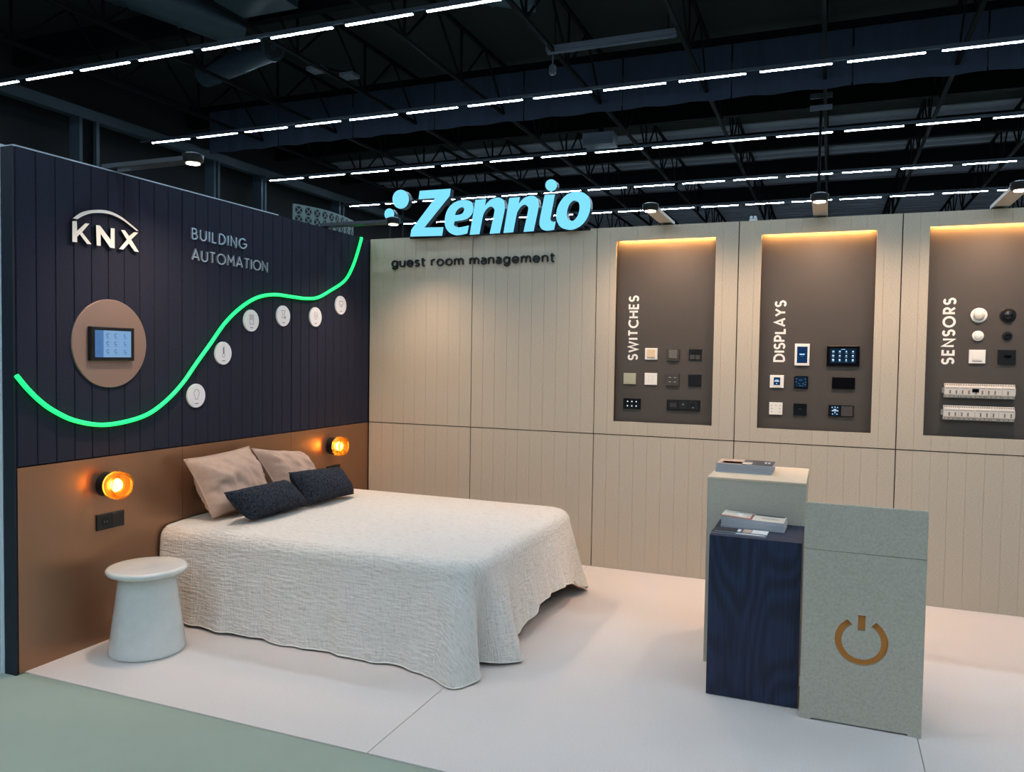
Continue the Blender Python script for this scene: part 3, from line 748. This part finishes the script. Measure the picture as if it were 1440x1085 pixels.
def socket(y, z, label):
    t = thing('wall_socket', label, 'socket', (0, y, z), F_LEFT)
    MB().rbox(-.086, .086, -.042, .042, 0, .010, .002).build('plate', 'black_plastic', t)
    MB().rbox(.004, .080, -.036, .036, .010, .0125, .001).build('blank_cover', 'black_plastic', t)
    MB().lathe([(.024, .010), (.024, .0125), (.020, .0105)], 28).build('outlet', 'black_matt', t, loc=(-.035, 0, 0))
    for dx in (-.009, .009): MB().lathe([(.0025, .0105), (.0025, .013)], 8).build('contact', 'aluminium', t, loc=(-.035 + dx, 0, 0))
socket(-2.528, .648, 'black double socket plate under the lamp by the stool')
socket(-.497, .650, 'black double socket plate behind the navy cushion')

# ================================================================== DEVICES IN THE RECESSES
def dev(name, x0, x1, z0, z1, label, cat):
    k = (CAM.y - PF) / CAM.y
    X0, X1 = (CAM.x + (v - CAM.x) * k for v in (x0, x1)); Z0, Z1 = (CAM.z + (v - CAM.z) * k for v in (z0, z1))
    t = thing(name, label, cat, ((X0 + X1) / 2, PF, (Z0 + Z1) / 2), F_BACK)
    return t, (X1 - X0) / 2, (Z1 - Z0) / 2
def plate(t, a, b, m, th=.011, nm='plate'): return MB().rbox(-a, a, -b, b, 0, th, .0018).build(nm, m, t)
def bx(t, nm, m, x0, x1, y0, y1, z0, z1): return MB().rbox(x0, x1, y0, y1, z0, z1, .0006).build(nm, m, t)

t, a, b = dev('light_switch', 2.314, 2.403, 1.547, 1.629, 'white rocker switch with a cream key on the switches plate', 'switch')
plate(t, a, b, 'white_plastic'); bx(t, 'rocker', 'cream_key', -.030, .030, -.024, .032, .011, .015); bx(t, 'slot', 'print_grey', -.028, .028, -.033, -.028, .011, .012)
t, a, b = dev('light_switch', 2.470, 2.559, 1.541, 1.626, 'dark grey frame switch with a raised lighter square key', 'switch')
plate(t, a, b, 'anthracite', .016); bx(t, 'rocker', 'grey_key', -.028, .030, -.026, .034, .016, .022)
t, a, b = dev('light_switch', 2.625, 2.712, 1.549, 1.627, 'black four key switch on the upper row of the switches plate', 'switch')
plate(t, a, b, 'black_plastic')
for sx in (-1, 1):
    for sy in (-1, 1): bx(t, 'key', 'anthracite' if sy < 0 else 'black_plastic', sx * .019 - .016, sx * .019 + .016, sy * .019 - .016, sy * .019 + .016, .011, .0135)
t, a, b = dev('light_switch', 2.161, 2.250, 1.367, 1.447, 'olive grey push button panel below the SWITCHES lettering', 'switch')
plate(t, a, b, 'lime_grey'); bx(t, 'key_pad', 'lime_grey', -.028, .028, -.028, .028, .011, .0135)
for sx in (-1, 1): bx(t, 'mark', 'print_grey', sx * .012 - .004, sx * .012 + .004, -.001, .001, .0135, .0138)
t, a, b = dev('light_switch', 2.315, 2.404, 1.366, 1.451, 'plain white touch panel with six tiny marks', 'switch')
plate(t, a, b, 'white_glossy')
for sx in (-1, 1):
    for sy in (-1, 0, 1): bx(t, 'mark', 'pale_key', sx * .014 - .004, sx * .014 + .004, sy * .018 - .002, sy * .018 + .002, .011, .0114)
t, a, b = dev('light_switch', 2.469, 2.561, 1.365, 1.449, 'dark brown grey touch panel with four light dashes', 'switch')
plate(t, a, b, 'anthracite', .015)
for sx in (-1, 1):
    for sy in (-1, 1): bx(t, 'mark', 'white_plastic', sx * .018 - .008, sx * .018 + .008, sy * .016 - .0012, sy * .016 + .0012, .015, .0154)
t, a, b = dev('light_switch', 2.624, 2.714, 1.365, 1.447, 'black switch with a fine cross joint between four flat keys', 'switch')
plate(t, a, b, 'black_matt', .009)
for sx in (-1, 1):
    for sy in (-1, 1): bx(t, 'key', 'black_plastic', sx * .021 - .0195, sx * .021 + .0195, sy * .020 - .0185, sy * .020 + .0185, .009, .012)
t, a, b = dev('light_switch', 2.163, 2.290, 1.188, 1.264, 'wide black glass panel with six bright touch points', 'switch')
plate(t, a, b, 'black_glass')
for i in (-1, 0, 1):
    for sy in (-1, 1): MB().lathe([(.0045, .011), (.0045, .0115)], 12).build('touch_point', 'glyph_white', t, loc=(i * .032, sy * .016, 0))
t, a, b = dev('socket_strip', 2.478, 2.709, 1.190, 1.267, 'long black triple plate with charger and power sockets', 'socket')
plate(t, a, b, 'black_plastic')
for i in (-1, 0, 1): bx(t, 'insert', 'black_matt', i * .071 - .029, i * .071 + .029, -.029, .029, .011, .0125)
for dx in (-.012, .012): MB().ribbon([(-.071 + dx - .006, -.010), (-.071 + dx - .006, .010), (-.071 + dx + .006, .010), (-.071 + dx + .006, -.010)], .0012, .0125, .013, True).build('charger_port', 'grey_key', t)
MB().lathe([(.005, .0125), (.005, .0132)], 10).build('contact', 'aluminium', t, loc=(0, .006, 0))
MB().lathe([(.022, .0125), (.022, .014), (.019, .0128)], 24).build('outlet', 'black_plastic', t, loc=(.071, 0, 0)); MB().lathe([(.004, .0128), (.004, .0145)], 10).build('contact', 'aluminium', t, loc=(.071, -.014, 0))

def screen(t, x0, x1, y0, y1, z, m): return MB().box(x0, x1, y0, y1, z, z + .0006).build('display', m, t)
t, a, b = dev('touch_display', 3.325, 3.418, 1.522, 1.668, 'upright white framed display with a navy screen', 'display')
plate(t, a, b, 'white_plastic', .013); screen(t, -.032, .034, -.056, .054, .013, 'screen_navy')
MB().box(-.016, .016, .000, .006, .0136, .0139).build('text_mark', 'glyph_light', t); MB().box(-.011, .011, -.010, -.007, .0136, .0139).build('text_mark', 'glyph_dark', t)
t, a, b = dev('touch_display', 3.524, 3.722, 1.523, 1.655, 'large black framed display with twelve pale icons', 'display')
plate(t, a, b, 'black_glass', .018); screen(t, -.080, .078, -.046, .050, .018, 'screen_midnight')
for i in range(4):
    for j in range(3):
        m = MB(); m.prism(circ(0, .003, (.0075, .006, .0045, .006)[i], (.004, .004, .0055)[j], 10), 0, .0004); m.box(-.007, .007, -.008, -.0065, 0, .0004)
        m.build('icon', 'glyph_light', t, loc=(-.060 + i * .040, .028 - j * .028, .0186))
MB().box(-.012, .012, .043, .0455, .0186, .0189).build('text_mark', 'glyph_light', t)
t, a, b = dev('touch_display', 3.172, 3.261, 1.370, 1.455, 'small square white framed display with a blue screen', 'display')
plate(t, a, b, 'white_plastic', .012); bx(t, 'inner_frame', 'white_glossy', -.030, .030, -.030, .032, .012, .0135); screen(t, -.020, .022, -.024, .028, .0135, 'screen_navy')
MB().box(-.010, .010, .008, .012, .0141, .0144).build('text_mark', 'glyph_light', t); MB().box(-.016, .016, .000, .004, .0141, .0144).build('text_mark', 'glyph_white', t); MB().box(-.003, .003, -.016, -.011, .0141, .0144).build('text_mark', 'glyph_light', t)
t, a, b = dev('touch_display', 3.326, 3.414, 1.370, 1.453, 'small black glass display with dim blue dots around its edge', 'display')
plate(t, a, b, 'black_glass', .012); screen(t, -.038, .038, -.034, .036, .012, 'screen_midnight')
for px_, py_ in ((-.028, .022), (-.008, .014), (.002, .014), (.026, .020), (-.030, .002), (.028, .0), (-.014, -.010), (.014, -.010), (-.006, -.024), (.010, -.024), (.026, -.016)):
    MB().prism(circ(0, 0, .004, .0035, 8), 0, .0004).build('icon', 'glyph_dark', t, loc=(px_, py_, .0126))
t, a, b = dev('touch_display', 3.561, 3.700, 1.374, 1.449, 'wide dark display that is switched off', 'display')
plate(t, a, b, 'black_glass', .014); bx(t, 'screen_glass', 'black_glass', -.058, .058, -.031, .031, .014, .0146)
t, a, b = dev('touch_display', 3.172, 3.257, 1.188, 1.271, 'plain white touch panel with marks along its edges', 'switch')
plate(t, a, b, 'white_glossy', .010)
for px_, py_ in ((-.026, .022), (0, .022), (.026, .022), (-.026, 0), (.026, 0), (-.026, -.022), (.026, -.022)): bx(t, 'mark', 'grey_key', px_ - .003, px_ + .003, py_ - .003, py_ + .003, .010, .0103)
t, a, b = dev('touch_display', 3.327, 3.410, 1.189, 1.267, 'black glass touch panel beside the white touch panel', 'switch')
plate(t, a, b, 'black_glass', .010); MB().box(-.010, .010, .002, .005, .010, .0104).build('text_mark', 'anthracite', t)
t, a, b = dev('touch_display', 3.544, 3.697, 1.192, 1.266, 'double black unit, a lit blue screen beside a speaker grille', 'display')
plate(t, a, b, 'black_glass', .012); screen(t, -.060, -.012, -.031, .031, .012, 'screen_midnight')
MB().box(-.046, -.028, .006, .011, .0126, .013).build('text_mark', 'glyph_light', t); MB().box(-.056, -.016, -.002, .002, .0126, .013).build('text_mark', 'glyph_white', t)
for px_, py_ in ((-.054, .022), (-.036, .024), (-.020, .022), (-.036, -.013), (-.050, -.022), (-.024, -.022)): bx(t, 'icon', 'glyph_light', px_ - .003, px_ + .003, py_ - .003, py_ + .003, .0126, .013)
g = bx(t, 'speaker_grille', 'anthracite', .002, .072, -.033, .033, .012, .014)

def dome(x0, x1, z0, z1, label, m1, m2, h=.026):
    t, a, b = dev('motion_sensor', x0, x1, z0, z1, label, 'sensor')
    MB().lathe([(a, 0), (a, .008), (a * .9, .013)], 36).build('ring', m1, t, True, 35)
    MB().lathe([(a * .70, .012), (a * .66, .012 + h * .5), (a * .45, .012 + h * .85), (a * .05, .012 + h)], 30).build('dome', m2, t, True)
    return t
dome(4.344, 4.435, 1.806, 1.896, 'larger white round motion sensor with a frosted dome', 'white_plastic', 'glass_dome')
dome(4.500, 4.587, 1.806, 1.894, 'larger black round motion sensor with a shiny dome', 'black_plastic', 'black_glass')
dome(4.356, 4.420, 1.693, 1.755, 'smaller white round ceiling sensor', 'white_plastic', 'white_glossy', .010)
t = dome(4.518, 4.570, 1.698, 1.751, 'smaller black round sensor with a tiny lens', 'black_plastic', 'black_glass', .012)
t, a, b = dev('motion_sensor', 4.343, 4.432, 1.554, 1.638, 'square white wall sensor with a grey slot', 'sensor')
plate(t, a, b, 'white_plastic', .012); bx(t, 'cover', 'white_glossy', -.026, .032, -.020, .030, .012, .015); bx(t, 'slot', 'print_grey', -.026, .026, -.032, -.026, .012, .0128)
t, a, b = dev('motion_sensor', 4.497, 4.592, 1.552, 1.640, 'square black wall sensor with a curved window', 'sensor')
plate(t, a, b, 'black_plastic', .014); MB().prism(circ(.004, .002, .022, .010, 20), .014, .016).build('window', 'black_glass', t)

# rows of rail mounted modules
def din_row(x0, x1, z0, z1, widths, label, with_display):
    t, a, b = dev('rail_module_row', x0, x1, z0, z1, label, 'modules')
    MB().box(-a - .01, a + .01, -.0175, .0175, 0, .008).build('mounting_rail', 'aluminium', t)
    tot = sum(widths); x = -a
    for i, wv in enumerate(widths):
        L = 2 * a * wv / tot; h = b
        sec = [(.008, -h), (.036, -h), (.040, -h * .62), (.052, -h * .55), (.052, h * .55), (.040, h * .62), (.036, h), (.008, h)]
        n = len(sec); g = .0008
        m = MB(); m.add([(xx, s_[1], s_[0]) for xx in (x + g, x + L - g) for s_ in sec], [tuple(range(n)), tuple(range(2 * n - 1, n - 1, -1))] + [(k, k + n, (k + 1) % n + n, (k + 1) % n) for k in range(n)])
        md = m.build('module', 'din_grey', t)
        nt_ = max(2, int(L / .012))
        for q in range(nt_):
            xx = x + (q + .5) * L / nt_
            MB().box(xx - .003, xx + .003, h * .70, h * .92, .0365, .0385).build('terminal', 'din_dark', md)
            if q % 2 == 0: MB().box(xx - .003, xx + .003, -h * .92, -h * .72, .0365, .0385).build('terminal', 'din_dark', md)
        MB().box(x + .006, x + L - .006, h * .33, h * .40, .052, .0524).build('print_line', 'print_grey', md)
        for q in range(max(2, int(L / .018))):
            xx = x + .010 + q * .017
            if xx < x + L - .012: MB().box(xx, xx + .009, -.020, .004, .052, .0523).build('print_block', 'din_dark' if (q + i) % 2 else 'pale_key', md)
        if i % 2 == 0: MB().box(x + L * .5 - .008, x + L * .5 + .008, -h - .004, -h * .9, .012, .034).build('clip', 'black_plastic', md)
        if with_display and i == 2: MB().box(x + .010, x + L * .55, -.008, .014, .052, .054).build('display', 'black_glass', md)
        x += L
din_row(4.211, 4.590, 1.340, 1.427, [6, 4, 6, 6, 5], 'upper row of pale grey rail modules with a small black display', True)
din_row(4.210, 4.592, 1.202, 1.290, [6, 6, 6, 3, 6], 'lower row of pale grey rail modules with raised terminals', False)

# ================================================================== BED
bed = thing('bed', 'low double bed with dark base hidden under a cream bedspread', 'bed', (1.0, -1.38, 0))
MB().rbox(-.96, .90, -.70, .70, .10, .30, .01).build('base', 'bed_base', bed)
MB().rbox(-.96, .90, -.72, .72, .30, .525, .04).build('mattress', 'mattress', bed)
for sx in (-.85, .78):
    for sy in (-.6, .6): MB().lathe([(.03, .0), (.035, .10)], 16).build('leg', 'bed_base', bed, loc=(sx, sy, 0.006))

def interp(keys, x):
    for (a, va), (b, vb) in zip(keys[:-1], keys[1:]):
        if x <= b:
            t = max(0, min(1, (x - a) / (b - a))); t = t * t * (3 - 2 * t); return va + (vb - va) * t
    return keys[-1][1]
def bedspread():
    x1, y0, y1, rc, re, zt = 1.925, -2.125, -.640, .11, .075, .552
    path = []   # (point, normal, p)
    p = 0
    def seg(a, b, nrm, n):
        nonlocal p
        L = (V(b) - V(a)).length
        for k in range(n): path.append((V(a).lerp(V(b), k / n), V(nrm), p + L * k / n))
        p += L
    def cor(c, a0, n):
        nonlocal p
        Lc = .35                                   # stretched so that the folds get room
        for k in range(n):
            an = R(a0 + 90 * k / n); nr = V((cos(an), sin(an))); path.append((V(c) + nr * rc, nr, p + Lc * k / n))
        p += Lc
    seg((.012, y0), (x1 - rc, y0), (0, -1), 110); pa = p
    cor((x1 - rc, y0 + rc), -90, 56); pb = p
    seg((x1, y0 + rc), (x1, y1 - rc), (1, 0), 90); pc = p
    cor((x1 - rc, y1 - rc), 0, 56); pd = p
    seg((x1 - rc, y1), (.012, y1), (0, 1), 110); pe = p
    path.append((V((.012, y1)), V((0, 1)), p))
    # hem: how far it stands out, and how high above the floor
    out = [(0, .105), (pa * .5, .115), (pa - .25, .12), (pa, .16), (pa + .10, .26), (pa + .165, .24), (pa + .245, .045), (pa + .29, .06), (pb + .03, .185), (pb + .07, .205), (pb + .13, .19), (pb + .22, .10), (pb + .30, .115), (pb + .5, .12), (pb + .75, .135), (pc - .1, .15), (pc + .1, .20), (pc + .2, .18), (pd, .12), (pe, .10)]
    hem = [(0, .030), (.15, .026), (.45, .022), (.9, .016), (1.5, .014), (pa - .1, .016), (pa + .12, .012), (pa + .22, .030), (pb + .08, .018), (pb + .16, .022), (pb + .22, .065), (pb + .34, .075), (pb + .45, .10), (pb + .62, .150), (pb + .95, .150), (pc - .12, .135), (pc + .05, .06), (pc + .12, .02), (pd, .03), (pe, .03)]
    NV = 44; NR = 14
    verts, uvs, faces = [], [], []
    for (pt, nr, q) in path:
        ho, hz = interp(out, q), interp(hem, q)
        tot = pi / 2 * re + (zt - re - hz)
        for j in range(NV + 1):
            d = tot * j / NV
            # soft waviness of the top edge
            if d < pi / 2 * re:
                a = d / re; o_ = re * sin(a); z = zt - re * (1 - cos(a)); s = 0
            else:
                s = (d - pi / 2 * re) / (tot - pi / 2 * re); z = zt - re - s * (zt - re - hz); o_ = re
            lobes = abs(ho - .12) > .03
            e = s ** (1.25 if not lobes else 1.05)
            o_ += (ho - re) * e
            wv = .010 * sin(q * 14 + 1.3) + .007 * sin(q * 31 + .4) + .004 * sin(q * 57)
            o_ += wv * s ** 1.2
            o_ += .0035 * noise.noise(V((pt.x * 9 + q * 3, pt.y * 9, z * 16))) * min(1, s * 4)
            z += .006 * noise.noise(V((q * 6, 3.1, 0))) * s
            P = pt + nr * o_
            verts.append((P.x, P.y, max(.010, z))); uv = pt + nr * d; uvs.append((uv.x, uv.y))
    W_ = NV + 1; N = len(path)
    for i in range(N - 1):
        for j in range(NV): faces.append((i * W_ + j, i * W_ + j + 1, (i + 1) * W_ + j + 1, (i + 1) * W_ + j))
    # top: shrink the outline towards the bed's middle line
    base = len(verts)
    for r_ in range(1, NR + 1):
        f = r_ / NR
        for (pt, nr, q) in path:
            tx = min(max(pt.x, .012), 1.2) if pt.x > .05 else pt.x
            tgt = V((tx, -1.382)); P = pt.lerp(tgt, f)
            dist = min(P.y - y0, y1 - P.y, x1 - P.x)
            z = zt + .012 * min(1, max(0, dist) / .25) + .004 * noise.noise(V((P.x * 3.2, P.y * 3.2, 1.7))) * min(1, max(0, dist) / .1)
            verts.append((P.x, P.y, z)); uvs.append((P.x, P.y))
    for r_ in range(NR):
        for i in range(N - 1):
            a = i * W_ if r_ == 0 else base + (r_ - 1) * N + i; b = (i + 1) * W_ if r_ == 0 else base + (r_ - 1) * N + i + 1
            c, d = base + r_ * N + i + 1, base + r_ * N + i
            faces.append((a, b, c, d))
    me = bpy.data.meshes.new('bedspread'); me.from_pydata(verts, [], faces); me.materials.append(MAT['gauze'])
    ul = me.uv_layers.new(name='UVMap')
    for lp in me.loops: ul.data[lp.index].uv = uvs[lp.vertex_index]
    bm = bmesh.new(); bm.from_mesh(me); bmesh.ops.remove_doubles(bm, verts=bm.verts, dist=2e-4); bm.to_mesh(me); bm.free()
    me.polygons.foreach_set('use_smooth', [True] * len(me.polygons)); me.update()
    o = put('bedspread', me); so = o.modifiers.new('thickness', 'SOLIDIFY'); so.thickness = .006; so.offset = -1
    # hem seam
    hm = []
    for i in range(0, N, 2): hm.append(V(verts[i * W_ + NV]) + V((0, 0, .004)))
    s = MB().tube(hm, .0035, 6).build('hem', 'gauze', o, True)
    return tag(o, 'cream crinkled gauze bedspread draped over the bed to the floor', 'bedspread')
bedspread()

def pillow(name, c, T, material, label, group, seed, edge=.02, pipe=.004, fl=.0, wr=.012):
    """c: corners bottom-left, bottom-right, top-right, top-left (seen from the front)"""
    c = [V(p) for p in c]; n = 34; cen = sum(c, V()) / 4
    nr = ((c[1] - c[0]).cross(c[3] - c[0])).normalized()
    base = V((cen.x, cen.y, min(p.z for p in c)))
    t = thing(name, label, 'cushion', base, group=group)
    def mid(u, v):
        # edges bow inwards between the corners
        uu = .5 + (u - .5) * (1 - edge * 4 * v * (1 - v) * 1.6); vv = .5 + (v - .5) * (1 - edge * 4 * u * (1 - u) * 1.6)
        return c[0] * (1 - uu) * (1 - vv) + c[1] * uu * (1 - vv) + c[2] * uu * vv + c[3] * (1 - uu) * vv
    def prof(u, v):
        a = max(0, min(1, (min(u, 1 - u) - fl) / (.5 - fl))); b = max(0, min(1, (min(v, 1 - v) - fl) / (.5 - fl)))
        f = lambda x: (1 - (1 - x) ** 2.8) ** .5
        return (f(a) * f(b)) ** .9
    verts, faces, uvs = [], [], []
    for sgn in (1, -1):
        o = len(verts)
        for j in range(n + 1):
            for i in range(n + 1):
                u, v = i / n, j / n; pr = prof(u, v)
                P = mid(u, v)
                wob = wr * noise.noise(V((u * 4.5 + seed, v * 3.2 + seed, sgn))) + .6 * wr * noise.noise(V((u * 11 + v * 4 + seed, v * 5 - u * 4, sgn * 2)))
                cr = sum((-1 if (sx + sy) % 2 else 1) * 0 for sx in (0, 1) for sy in (0, 1))
                # creases running in from the corners and along the seams
                ed = min(u, 1 - u, v, 1 - v)
                cre = .5 * wr * sin((u + v) * 38 + 3 * noise.noise(V((u * 6, v * 6, seed)))) * math.exp(-ed * 9) * min(1, pr * 2)
                P = P + nr * sgn * (T / 2 * pr + (wob + cre) * min(1, pr * 1.5))
                verts.append(tuple(P - base)); uvs.append((u, v))
        for j in range(n):
            for i in range(n):
                q = (o + j * (n + 1) + i, o + j * (n + 1) + i + 1, o + (j + 1) * (n + 1) + i + 1, o + (j + 1) * (n + 1) + i)
                faces.append(q if sgn > 0 else q[::-1])
    me = bpy.data.meshes.new('cover'); me.from_pydata(verts, [], faces); me.materials.append(MAT[material])
    ul = me.uv_layers.new(name='UVMap')
    for lp in me.loops: ul.data[lp.index].uv = uvs[lp.vertex_index]
    me.polygons.foreach_set('use_smooth', [True] * len(me.polygons)); me.update()
    put('cover', me, t)
    per = [mid(k / 24, 0) for k in range(24)] + [mid(1, k / 24) for k in range(24)] + [mid(1 - k / 24, 1) for k in range(24)] + [mid(0, 1 - k / 24) for k in range(24)]
    MB().tube([p - base for p in per], pipe, 6, closed=True).build('seam', material, t, True)
    return t
pillow('pillow', [(.215, -2.005, .585), (.235, -1.49, .600), (.075, -1.535, .945), (.085, -2.09, .925)], .23, 'taupe', 'taupe cotton pillow leaning on the bronze panel near the stool', 'taupe pillows', 1.3, .035, .006, .02, .02)
pillow('pillow', [(.235, -1.40, .600), (.215, -.93, .600), (.075, -1.005, .855), (.085, -1.515, .930)], .22, 'taupe', 'taupe cotton pillow leaning on the bronze panel near the beige wall', 'taupe pillows', 5.1, .035, .006, .02, .02)
pillow('cushion', [(.465, -1.965, .588), (.485, -1.465, .588), (.375, -1.555, .752), (.365, -2.075, .752)], .19, 'tweed', 'dark navy tweed cushion in front of the taupe pillow near the stool', 'navy tweed cushions', 8.2, .02, .004, .0, .006)
pillow('cushion', [(.490, -1.455, .592), (.505, -.975, .588), (.375, -.975, .757), (.370, -1.505, .792)], .19, 'tweed', 'dark navy tweed cushion in front of the taupe pillow near the beige wall', 'navy tweed cushions', 11.7, .02, .004, .0, .006)

# ================================================================== STOOL
st = thing('pedestal_stool', 'white glazed ceramic pedestal stool beside the bed', 'stool', (.300, -2.560, .006))
MB().lathe([(.176, 0), (.184, .006), (.185, .016), (.181, .05), (.165, .17), (.150, .28), (.141, .36), (.138, .392), (.140, .400)], 64).build('pedestal', 'ceramic', st, True, 50)
MB().lathe([(.135, .398), (.176, .404), (.190, .412), (.196, .422), (.195, .432), (.188, .439), (.176, .441), (.05, .439)], 64).build('seat', 'ceramic', st, True, 50)

# ================================================================== PLINTHS
# tall pale plinth
pa_ = thing('display_plinth', 'tall felt plinth with pale top holding a stack of brochures', 'plinth', (3.218, -1.24, .006))
MB().box(-.235, .235, -.282, .282, 0, .944).build('body', 'felt_beige_x', pa_)
MB().box(-.236, .236, -.284, .284, .944, .952).build('top', 'wood_light', pa_)
# navy wood plinth
pn = thing('display_plinth', 'navy stained wood plinth with leaflets on top', 'plinth', (3.252, -1.723, .006))
MB().box(-.195, .195, -.185, .185, 0, .735).build('body', 'wood_navy', pn)
MB().box(-.1995, .1995, -.197, -.185, .004, .743).build('front_panel', 'wood_navy', pn)
MB().box(-.1995, .1995, -.185, .193, .735, .743).build('top', 'wood_navy', pn)
# beige panel with the power mark
pc_ = thing('display_plinth', 'felt covered stand with an orange power symbol cut into its front', 'plinth', (3.698, -1.99, .006), F_BACK)
W2 = .2365
ring = arc(0, 0, .103, .103, 128, 412, 48)
gapo = []
cx0, cz0 = 0.0, .369
outer = [(cx0 + .104 * cos(R(a_)), cz0 + .104 * sin(R(a_))) for a_ in [122 + (418 - 122) * k / 52 for k in range(53)]]
inner = [(cx0 + .076 * cos(R(a_)), cz0 + .076 * sin(R(a_))) for a_ in [422 - (422 - 118) * k / 52 for k in range(53)]]
ringh = [(x, z) for x, z in outer + inner]
barh = [(-.0145, cz0 + .046), (.0145, cz0 + .046), (.0145, cz0 + .112), (-.0145, cz0 + .112)]
low = [(-W2, 0), (-.19, 0), (-.19, .008), (.185, .008), (.185, 0), (W2, 0), (W2, .7405), (-W2, .7405)]
me = curve_mesh('front_panel', [low, ringh, barh], .018, ['felt_beige_x', 'felt_beige_x'])
put('front_panel', me, pc_, (0, 0, .0))
MB().box(-W2, W2, .7425, .941, -.009, .009).build('upper_panel', 'felt_beige_x', pc_)
MB().box(-W2 + .03, W2 - .03, .15, .6, -.014, -.0092).build('symbol_backing', 'amber_inlay', pc_, label='orange brown plate behind the power symbol')
MB().box(-W2 + .004, W2 - .004, .012, .735, -.36, -.0145).build('body', 'felt_beige_x', pc_)
MB().box(-W2 + .004, W2 - .004, .735, .741, -.36, -.0095).build('shelf', 'felt_beige_x', pc_)
for sx in (-.2, .2): MB().box(sx - .03, sx + .03, 0, .012, -.34, -.02).build('foot', 'black_matt', pc_)

# ================================================================== BROCHURES
random.seed(4)
def brochure(x, y, z, w_, d_, rot, h, label, group, cover='cover_grey', art=None, bend=0., cat='brochure'):
    t = thing('brochure', label, cat, (x, y, z), Matrix.Rotation(rot, 4, 'Z'), group)
    n = 10
    def sheet(z0, z1, x0, x1, y0, y1):
        m = MB(); vs = []
        for k in range(n + 1):
            xx = x0 + (x1 - x0) * k / n; f = (xx + w_ / 2) / w_; zz = bend * ((1 - f) ** 2 * 1.0 - .0)
            vs += [(xx, y0, z0 + zz), (xx, y1, z0 + zz), (xx, y1, z1 + zz), (xx, y0, z1 + zz)]
        fs = [(0, 3, 2, 1), tuple(4 * n + q for q in (0, 1, 2, 3))]
        for k in range(n):
            a = 4 * k; b = a + 4; fs += [(a, b, b + 3, a + 3), (a + 3, b + 3, b + 2, a + 2), (a + 2, b + 2, b + 1, a + 1), (a + 1, b + 1, b, a)]
        return m.add(vs, fs)
    sheet(0, h - .0008, -w_ / 2, w_ / 2, -d_ / 2, d_ / 2).build('pages', 'paper', t)
    sheet(h - .0008, h - .0002, -w_ / 2, w_ / 2, -d_ / 2, d_ / 2).build('cover', cover, t)
    for nm, m_, a, b, c_, d in (art or []): sheet(h - .0002, h, a * w_ - w_ / 2, b * w_ - w_ / 2, c_ * d_ - d_ / 2, d * d_ - d_ / 2).build(nm, m_, t)
    return t
# on the tall plinth (top .952 + .006)
z = .9582
for k in range(9):
    h = .0052
    top = k == 8
    brochure(3.140 + random.uniform(-.002, .002), -1.215 + random.uniform(-.002, .002), z, .285, .21, R(-1.0) + random.uniform(-.006, .006), h,
             'top brochure of the stack on the tall plinth, tan and grey cover' if top else 'pale edged brochure in the stack on the tall plinth', 'brochure stack on the tall plinth',
             'cover_grey', [('print', 'cover_tan', 0, .45, 0, 1), ('print', 'cover_cream', .1, .62, .12, .5), ('print', 'cover_white', .83, .87, .5, .7), ('print', 'cover_white', .89, .93, .5, .7)] if top else None)
    z += h
z = .7492
for k in range(8):
    h = .0056; top = k == 7
    brochure(3.225 + random.uniform(-.002, .002), -1.650 + random.uniform(-.002, .002), z, .29, .16, R(-2.2) + random.uniform(-.006, .006), h,
             'top brochure of the curled stack on the navy plinth, cream and rust cover' if top else 'curled pale brochure in the stack on the navy plinth', 'brochure stack on the navy plinth',
             'cover_cream', [('print', 'cover_rust', 0, .5, .0, .18), ('print', 'cover_grey', .5, .98, .82, 1), ('print', 'cover_rust', .46, .50, 0, .9), ('print', 'cover_white', .22, .32, .4, .8), ('print', 'cover_grey', .64, .90, .4, .46)] if top else None, bend=.0016 * k)
    z += h
brochure(3.175, -1.822, .7492, .245, .10, R(-3), .004, 'thin black leaflet at the front of the navy plinth', None, 'cover_black', [('print', 'cover_white', .45, .98, .1, .5)], cat='leaflet')
brochure(3.185, -1.806, .7534, .235, .09, R(-2), .004, 'thin leaflet with white and brown print lying on the black leaflet', None, 'cover_black', [('print', 'cover_white', .42, .48, .2, .8), ('print', 'cover_tan', .52, .68, .1, .9), ('print', 'cover_white', .69, .99, .05, .95)], cat='leaflet')
